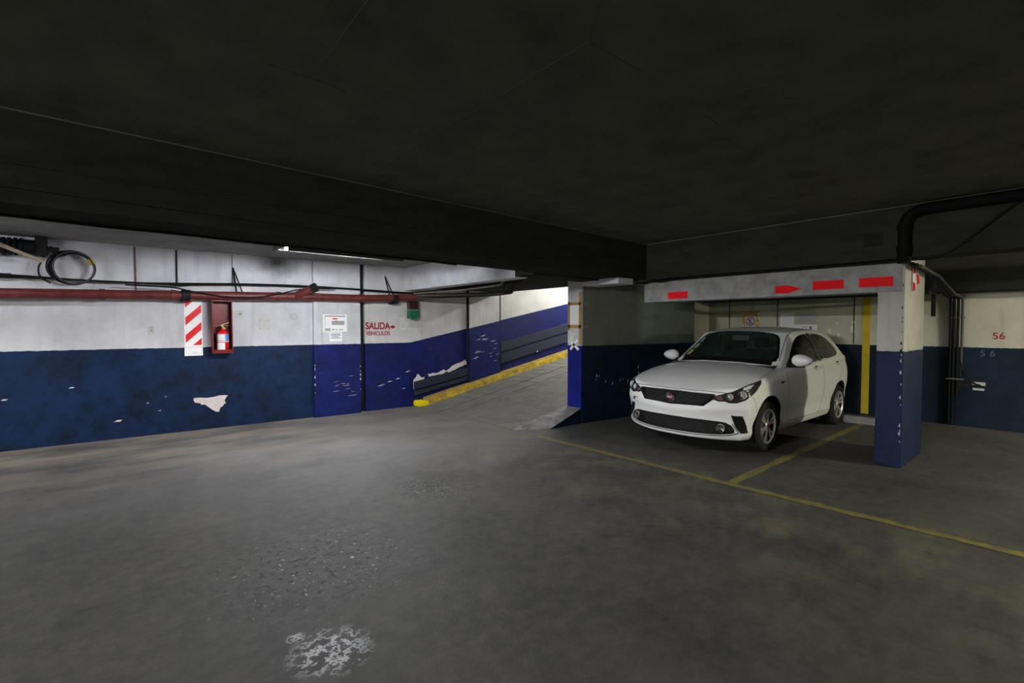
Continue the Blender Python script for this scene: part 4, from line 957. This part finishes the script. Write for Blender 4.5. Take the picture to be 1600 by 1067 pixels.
# panel gaps
def side_pts(P, s, bvh=bl): return y3(P, s, bvh)
for s in (-1, 1):
    ribbon('panel_gap', side_pts([(1.36, .93), (1.34, .8), (1.33, .6), (1.36, .36), (1.42, .29)], s), bl, CP['gap'])
    ribbon('panel_gap', side_pts([(1.42, .29), (2.45, .285)], s), bl, CP['gap'], .005)
    ribbon('panel_gap', side_pts([(2.60, .98), (2.60, .6), (2.55, .36), (2.45, .285)], s), bl, CP['gap'])
    ribbon('panel_gap', side_pts([(2.45, .285), (2.9, .285), (2.98, .42), (3.1, .62), (3.3, .75), (3.44, .9), (3.47, 1.02)], s), bl, CP['gap'])
    ribbon('panel_gap', side_pts([(3.68, .60), (3.9, .66)], s), bl, CP['gap'])
    ribbon('panel_gap', [V(.66, s * .775, .87), V(.9, s * .765, .93), V(1.15, s * .74, .97), V(1.28, s * .70, 1.0)], bl, CP['gap'], .006)
    ribbon('roof_gutter', [V(1.42, s * .70, 1.08), V(1.62, s * .66, 1.22), V(1.9, s * .61, 1.38), V(2.2, s * .575, 1.43), V(3.0, s * .56, 1.44), V(3.6, s * .52, 1.40)], bu, CP['gap'], .009)
    # handles
    for hx, hz in ((2.36, .925), (3.22, .955)):
        q = y3([(hx, hz)], s, bl)[0]
        bm = B(); tube(bm, [q + V(-.10, s * .012, -.004), q + V(-.07, s * .032, 0), q + V(.07, s * .032, .004), q + V(.10, s * .012, .004)], [.008, .014, .014, .008], 10); hd = obj('door_handle', bm, CP['paint'], car, smooth=True)
        patch('handle_recess', [q + V(.06 * math.cos(a), 0, .028 * math.sin(a)) for a in [2 * math.pi * k / 16 for k in range(16)]], bl, .0015, CP['gap'], parent=hd, d=.02, rings=2)
    q = y3([(1.17, .81)], s, bl)[0]
    patch('side_badge', [q + V(dx, 0, dz) for dx, dz in ((-.055, -.008), (-.03, .012), (.055, .016), (.05, -.002), (-.01, -.016))], bl, .004, CP['badge_red'], d=.01, rings=2)
    ribbon('panel_gap', [V(.40, s * .82, .69), V(.44, s * .83, .62), V(.455, s * .835, .52)], bl, CP['gap'], .005)
    # sill trim strip in body colour
    patch('sill_trim', y3([(1.22, .245), (2.93, .245), (2.93, .205), (1.22, .205)], s, bl), bl, .004, CP['paint'], d=.06, rings=2)
    # mirror
    mr = bpy.data.objects.new('door_mirror', None); COL.objects.link(mr); mr.parent = car; mr.location = (1.54, s * .93, 1.065)
    bm = B(); bmesh.ops.create_uvsphere(bm, u_segments=24, v_segments=14, radius=1)
    for v in bm.verts:
        x, y, z = v.co; v.co = (x * (.085 if x < 0 else .05), y * .125 + .0, z * (.078 - .018 * s * y * (1)))
        if x > 0: v.co.x = min(v.co.x, .035)
    obj('mirror_housing', bm, CP['paint'], mr, smooth=60)
    bm = B(); tube(bm, [(.0, -s * .23, -.07), (-.0, -s * .10, -.062), (.0, s * .03, -.06)], [.03, .03, .022], 12); obj('mirror_foot', bm, CP['trim'], mr, smooth=True)
    bm = B(); tube(bm, [(-.045, -s * .08, -.045), (-.055, s * .02, -.042), (-.03, s * .1, -.03)], .007, 8); obj('mirror_chrome_strip', bm, CP['chrome'], mr, smooth=True)
    bm = B(); lathe(bm, [(0, .037), (.06, .037), (.07, .034), (0, .034)], 20, 'x'); bmesh.ops.scale(bm, vec=(1, 1.45, .85), verts=bm.verts); obj('mirror_glass', bm, CP['chrome'], mr)
# bonnet front edge gap, front details
def f3(P): return x3(P, bl)
GR = [(-.50, .715), (-.25, .722), (0, .724), (.25, .722), (.50, .715), (.50, .665), (.40, .572), (.0, .56), (-.40, .572), (-.50, .665)]
gp = patch('upper_grille', f3(GR), bl, .004, CP['trim'], d=.03, skirt=.01)
def hexmesh(name, P, parent, cw, ch, r, off):
    bm = B(); y0, y1 = min(p[0] for p in P), max(p[0] for p in P); z0, z1 = min(p[1] for p in P), max(p[1] for p in P)
    Ps = shrink(P, .97); row = 0; z = z0
    while z < z1:
        y = y0 + (cw * .5 if row % 2 else 0)
        while y < y1:
            if inpoly(y, z, Ps):
                pts = []
                for k in range(6):
                    a = math.pi / 3 * k; yy, zz = y + cw * .5 * math.cos(a), z + ch * .5 * math.sin(a)
                    h = bl.ray_cast(Vector((-1, yy, zz)), Vector((1, 0, 0)))
                    pts.append((h[0] if h[0] else Vector((.05, yy, zz))) + V(-off, 0, 0))
                for k in (0, 1, 2, 3, 4, 5): tube(bm, [pts[k], pts[(k + 1) % 6]], r, 4, caps=False)
            y += cw * 1.0
        z += ch * .52; row += 1
    return obj(name, bm, parent=parent, m=CP['mesh'])
CP['mesh'] = mat('grey_grille_mesh', (.03, .031, .033), .5, metal=0, spec=.2, var=.1)
hexmesh('grille_mesh', [(-.40, .71), (.40, .71), (.40, .65), (.36, .58), (-.36, .58), (-.40, .65)], gp, .062, .032, .0028, .009)
ribbon('panel_gap', f3([(-.62, .733), (-.3, .742), (0, .744), (.3, .742), (.62, .733)]), bl, CP['gap'], .007)
bd = bpy.data.objects.new('badge', None); COL.objects.link(bd); bd.parent = car
h = bl.ray_cast(Vector((-1, 0, .645)), Vector((1, 0, 0)))[0]; bd.location = (h.x - .012, 0, .645)
bm = B(); lathe(bm, [(0, -.016), (.030, -.016), (.040, -.013), (.042, 0), (0, 0)], 32, 'x'); obj('badge_disc', bm, CP['badge_red'], bd, smooth=True)
bm = B(); lathe(bm, [(.039, -.014), (.046, -.022), (.060, -.014), (.060, 0), (.039, 0)], 32, 'x'); obj('badge_ring', bm, CP['chrome'], bd, smooth=True)
text('badge_letters', 'FIAT', .038, (-.0175, .036, -.014), (R(90), 0, R(-90)), CP['alloy'], bd, bold=.0018, sx=.95, depth=.0015)
LG = [(-.64, .39), (-.5, .41), (0, .42), (.5, .41), (.64, .39), (.71, .29), (.62, .262), (.4, .25), (0, .245), (-.4, .25), (-.62, .262), (-.71, .29)]
lg = patch('lower_grille', f3(sft(LG, 1)), bl, .003, CP['trim'], d=.03, skirt=.01)
hexmesh('grille_mesh', [(-.44, .405), (.44, .405), (.40, .265), (-.40, .265)], lg, .06, .034, .0026, .008)
ribbon('lower_trim_strip', f3([(.66, .385), (.73, .285), (.63, .252), (.4, .238), (0, .233), (-.4, .238), (-.63, .252), (-.73, .285), (-.66, .385)]), bl, CP['satin'], .016, .006)
for s in (-1, 1):
    q = f3([(s * .565, .33)])[0]
    fg = bpy.data.objects.new('fog_lamp', None); COL.objects.link(fg); fg.parent = car; fg.location = q + V(-.012, 0, 0); fg.rotation_euler = (0, 0, -s * R(24))
    bm = B(); lathe(bm, [(0, .0), (.03, -.006), (.042, -.018), (.047, -.02), (.052, -.012), (.052, .02)], 24, 'x'); obj('fog_bezel', bm, CP['chrome'], fg, smooth=True)
    bm = B(); lathe(bm, [(0, -.024), (.025, -.022), (.043, -.016)], 24, 'x'); obj('fog_lens', bm, CP['lens'], fg, smooth=True)
    # side vent on the bumper corner
    patch('bumper_vent', [V(.12, s * .715, .455), V(.24, s * .79, .468), V(.30, s * .805, .38), V(.345, s * .815, .285), V(.23, s * .775, .28), V(.17, s * .745, .37)], bl, .003, CP['trim'], d=.02, skirt=.006)
    # headlamp
    HL = [V(.09, s * .50, .665), V(.07, s * .505, .705), V(.10, s * .58, .73), V(.20, s * .68, .765), V(.38, s * .755, .825), V(.60, s * .80, .885), V(.66, s * .812, .885), V(.62, s * .825, .835), V(.48, s * .825, .755), V(.36, s * .81, .70), V(.28, s * .785, .66), V(.20, s * .735, .635), V(.16, s * .66, .632), V(.15, s * .62, .645), V(.11, s * .56, .645)]
    hp = patch('headlamp', HL, bl, .003, CP['lamp_dark'], d=.02, rings=5)
    for cx, cy, cz, rr in ((.19, .655, .70, .038), (.30, .742, .712, .047)):
        co, no, _, _ = bl.find_nearest(V(cx, s * cy, cz)); no = (no + V(-.5, 0, 0)).normalized()
        u_, v_ = frame_of(no); bm = B(); L = []
        for (r_, h_) in ((rr, .006), (rr * .8, -.002), (rr * .45, .001), (0.001, .010)):
            L.append([bm.verts.new(co + no * (h_ + .006) + (u_ * math.cos(2 * math.pi * k / 20) + v_ * math.sin(2 * math.pi * k / 20)) * r_) for k in range(20)])
        for a, b in zip(L, L[1:]):
            for k in range(20): bm.faces.new((a[k], a[(k + 1) % 20], b[(k + 1) % 20], b[k]))
        obj('lamp_reflector', bm, CP['alloy'], hp, smooth=30)
    patch('turn_lens', [V(.10, s * .52, .70), V(.12, s * .59, .715), V(.14, s * .60, .66), V(.12, s * .55, .66)], bl, .006, CP['orange'], d=.02, rings=2, parent=hp)
    ribbon('lamp_chrome_edge', [V(.16, s * .645, .735), V(.26, s * .71, .765), V(.40, s * .765, .81), V(.54, s * .80, .85)], bl, CP['chrome'], .012, .008, parent=hp)
    patch('headlamp_lens', HL, bl, .014, CP['lens'], d=.02, rings=5, parent=hp)
    # tail lamp
    patch('tail_lamp', [V(3.62, s * .80, .98), V(3.75, s * .77, .99), V(3.88, s * .66, .97), V(3.93, s * .5, .93), V(3.93, s * .5, .86), V(3.85, s * .72, .85), V(3.7, s * .80, .88)], bl, .004, CP['tail'], d=.03)
patch('bumper_gash', f3([(.665, .565), (.60, .572), (.53, .57), (.60, .558), (.615, .545), (.63, .525), (.66, .53)]), bl, .003, CP['gap'], d=.01, rings=2, label='dark chipped gash in the bumper')
patch('number_plate_recess', f3([(-.26, .455), (.26, .455), (.26, .57), (-.26, .57)]), bl, .0006, CP['paint'], d=.05, rings=3)
# wipers and cowl
ribbon('cowl_panel', x3([(-.63, 1.018), (-.4, 1.036), (0, 1.046), (.4, 1.036), (.63, 1.018)], bu), bu, CP['trim'], .105, .0065)
for y0, y1, z0, z1 in ((-.45, .12, 1.055, 1.075), (.05, .55, 1.06, 1.075)):
    q = x3([(y0, z0), ((y0 + y1) / 2, (z0 + z1) / 2 + .004), (y1, z1)], bu); tb('wiper', [v + V(-.02, 0, .015) for v in q], .008, CP['trim'], car, 8)
# stickers behind the windscreen, mirror
for i, (z, c) in enumerate(((1.33, (.2, .3, .45)), (1.24, (.4, .45, .4)), (1.15, (.5, .5, .15)))):
    q = x3([(.535 + (1.33 - z) * .36, z), (.475 + (1.33 - z) * .36, z), (.50 + (1.33 - z) * .36, z - .07), (.56 + (1.33 - z) * .36, z - .07)], bu); patch('windscreen_sticker', q, bu, .0055, mat('sticker_%d' % i, c, .6, var=.4, scale=60), d=.02, rings=2)
mi = bpy.data.objects.new('interior_mirror', None); COL.objects.link(mi); mi.parent = car; mi.location = (1.86, 0, 1.335)
bx('mirror_case', (-.012, .02, -.12, .12, -.035, .035), CP['ivory'] if 'ivory' in CP else M['ivory'], mi, bevel=.012)
tb('mirror_stalk', [(0, 0, .03), (-.03, 0, .09)], .012, CP['trim'], mi, 8)
# interior
bm = B(); box(bm, 1.2, 3.68, -.70, .70, .30, 1.0); bmesh.ops.delete(bm, geom=[f for f in bm.faces if f.normal.z > .9 or f.calc_center_median().z > .99], context='FACES'); obj('cabin_tub', bm, CP['interior'], car)
bm = B(); prism(bm, [(1.16, -.68, .96), (1.45, -.68, 1.0), (1.72, -.68, .985), (1.80, -.68, .86), (1.70, -.68, .6), (1.16, -.68, .6)], (0, 1.36, 0)); obj('dashboard', bm, CP['interior'], car, bevel=.03)
sw = bpy.data.objects.new('steering_wheel', None); COL.objects.link(sw); sw.parent = car; sw.location = (1.95, -.36, .98); sw.rotation_euler = (0, R(22), 0)
bm = B(); tube(bm, [(0, .18 * math.cos(a), .18 * math.sin(a)) for a in [2 * math.pi * k / 36 for k in range(36)]], .015, 8, closed=True); obj('wheel_rim', bm, CP['interior'], sw, smooth=True)
bx('wheel_hub', (-.03, .02, -.16, .16, -.03, .04), CP['interior'], sw, bevel=.01)
def seat(x, y, w_):
    s_ = bpy.data.objects.new('seat', None); COL.objects.link(s_); s_.parent = car; s_.location = (x, y, .38)
    bm = B(); box(bm, -.28, .25, -w_, w_, 0, .17); obj('cushion', bm, CP['seat'], s_, bevel=.04)
    bm = B(); prism(bm, [(.15, -w_, .12), (.30, -w_, .12), (.44, -w_, .72), (.34, -w_, .74)], (0, 2 * w_, 0)); obj('backrest', bm, CP['seat'], s_, bevel=.035)
    for hy in ((0,) if w_ < .4 else (-.38, .38)):
        bm = B(); prism(bm, [(.36, hy - .12, .77), (.45, hy - .12, .76), (.49, hy - .11, .93), (.41, hy - .11, .95)], (0, .24, 0)); obj('headrest', bm, CP['seat'], s_, bevel=.03)
        for dy in (-.05, .05): tb('headrest_post', [(.40, hy + dy, .70), (.42, hy + dy, .80)], .008, CP['chrome'], s_, 6)
seat(2.15, -.36, .25); seat(2.15, .36, .25); seat(3.05, 0, .64)
tb('seat_belt', [(2.62, .66, 1.35), (2.60, .60, .8)], .022, CP['headliner'], car, 6)
# wheels
def wheel(x, s):
    wv = bpy.data.objects.new('wheel', None); COL.objects.link(wv); wv.parent = car; wv.location = (x, s * .735, WZ); 
    f = lambda L: [(r, s * h) for r, h in L]
    bm = B(); lathe(bm, f([(.205, .085), (.212, .098), (.25, .101), (.285, .094), (.303, .078), (.309, .05), (.31, 0), (.309, -.05), (.303, -.078), (.285, -.094), (.25, -.1), (.205, -.09)]), 56, 'y'); obj('tyre', bm, CP['tyre'], wv, smooth=50)
    bm = B(); lathe(bm, f([(.207, .09), (.203, .094), (.197, .088), (.19, .07), (.186, .0), (.05, -.01), (.0, -.01)]), 56, 'y'); obj('rim_barrel', bm, CP['alloy_dark'], wv, smooth=40)
    bm = B(); lathe(bm, f([(.209, .091), (.206, .099), (.199, .098), (.190, .082)]), 56, 'y'); obj('rim_lip', bm, CP['alloy'], wv, smooth=60)
    rot0 = .3
    for k in range(6):
        for d_ in (-.17, .17):
            a = rot0 + 2 * math.pi * k / 6 + d_; a2 = rot0 + 2 * math.pi * k / 6 + d_ * .55
            bm = B(); P = []
            for (r_, aa, wd) in ((.035, a2, .014), (.12, a2 + (a - a2) * .5, .010), (.198, a, .015)):
                t_ = V(-math.sin(aa), 0, math.cos(aa)); c_ = V(r_ * math.cos(aa), 0, r_ * math.sin(aa)); P.append((c_ - t_ * wd, c_ + t_ * wd))
            dep = [s * .088, s * .083, s * .086]; top = []; bot = []
            for (p, q), h_ in zip(P, dep):
                top.append((bm.verts.new(p + V(0, h_, 0)), bm.verts.new(q + V(0, h_, 0)))); bot.append((bm.verts.new(p + V(0, h_ - s * .03, 0)), bm.verts.new(q + V(0, h_ - s * .03, 0))))
            for i in range(2):
                bm.faces.new((top[i][0], top[i][1], top[i + 1][1], top[i + 1][0])); bm.faces.new((top[i][0], top[i + 1][0], bot[i + 1][0], bot[i][0])); bm.faces.new((top[i][1], bot[i][1], bot[i + 1][1], top[i + 1][1]))
            obj('spoke', bm, CP['alloy'], wv)
    bm = B(); lathe(bm, f([(0, .094), (.03, .094), (.05, .09), (.058, .082), (.058, .05)]), 28, 'y'); obj('hub', bm, CP['alloy'], wv, smooth=40)
    bm = B(); lathe(bm, f([(0, .097), (.022, .097), (.026, .093)]), 20, 'y'); obj('centre_cap', bm, CP['badge_red'], wv, smooth=40)
    bm = B(); lathe(bm, f([(0, .02), (.13, .02), (.13, .0)]), 32, 'y'); obj('brake_disc', bm, CP['satin'], wv, smooth=40)
for x in (AXF, AXR):
    for s in (-1, 1): wheel(x, s)
bx('underbody', (.25, 3.8, -.55, .55, .17, .32), CP['trim'], car)
lo0.free()
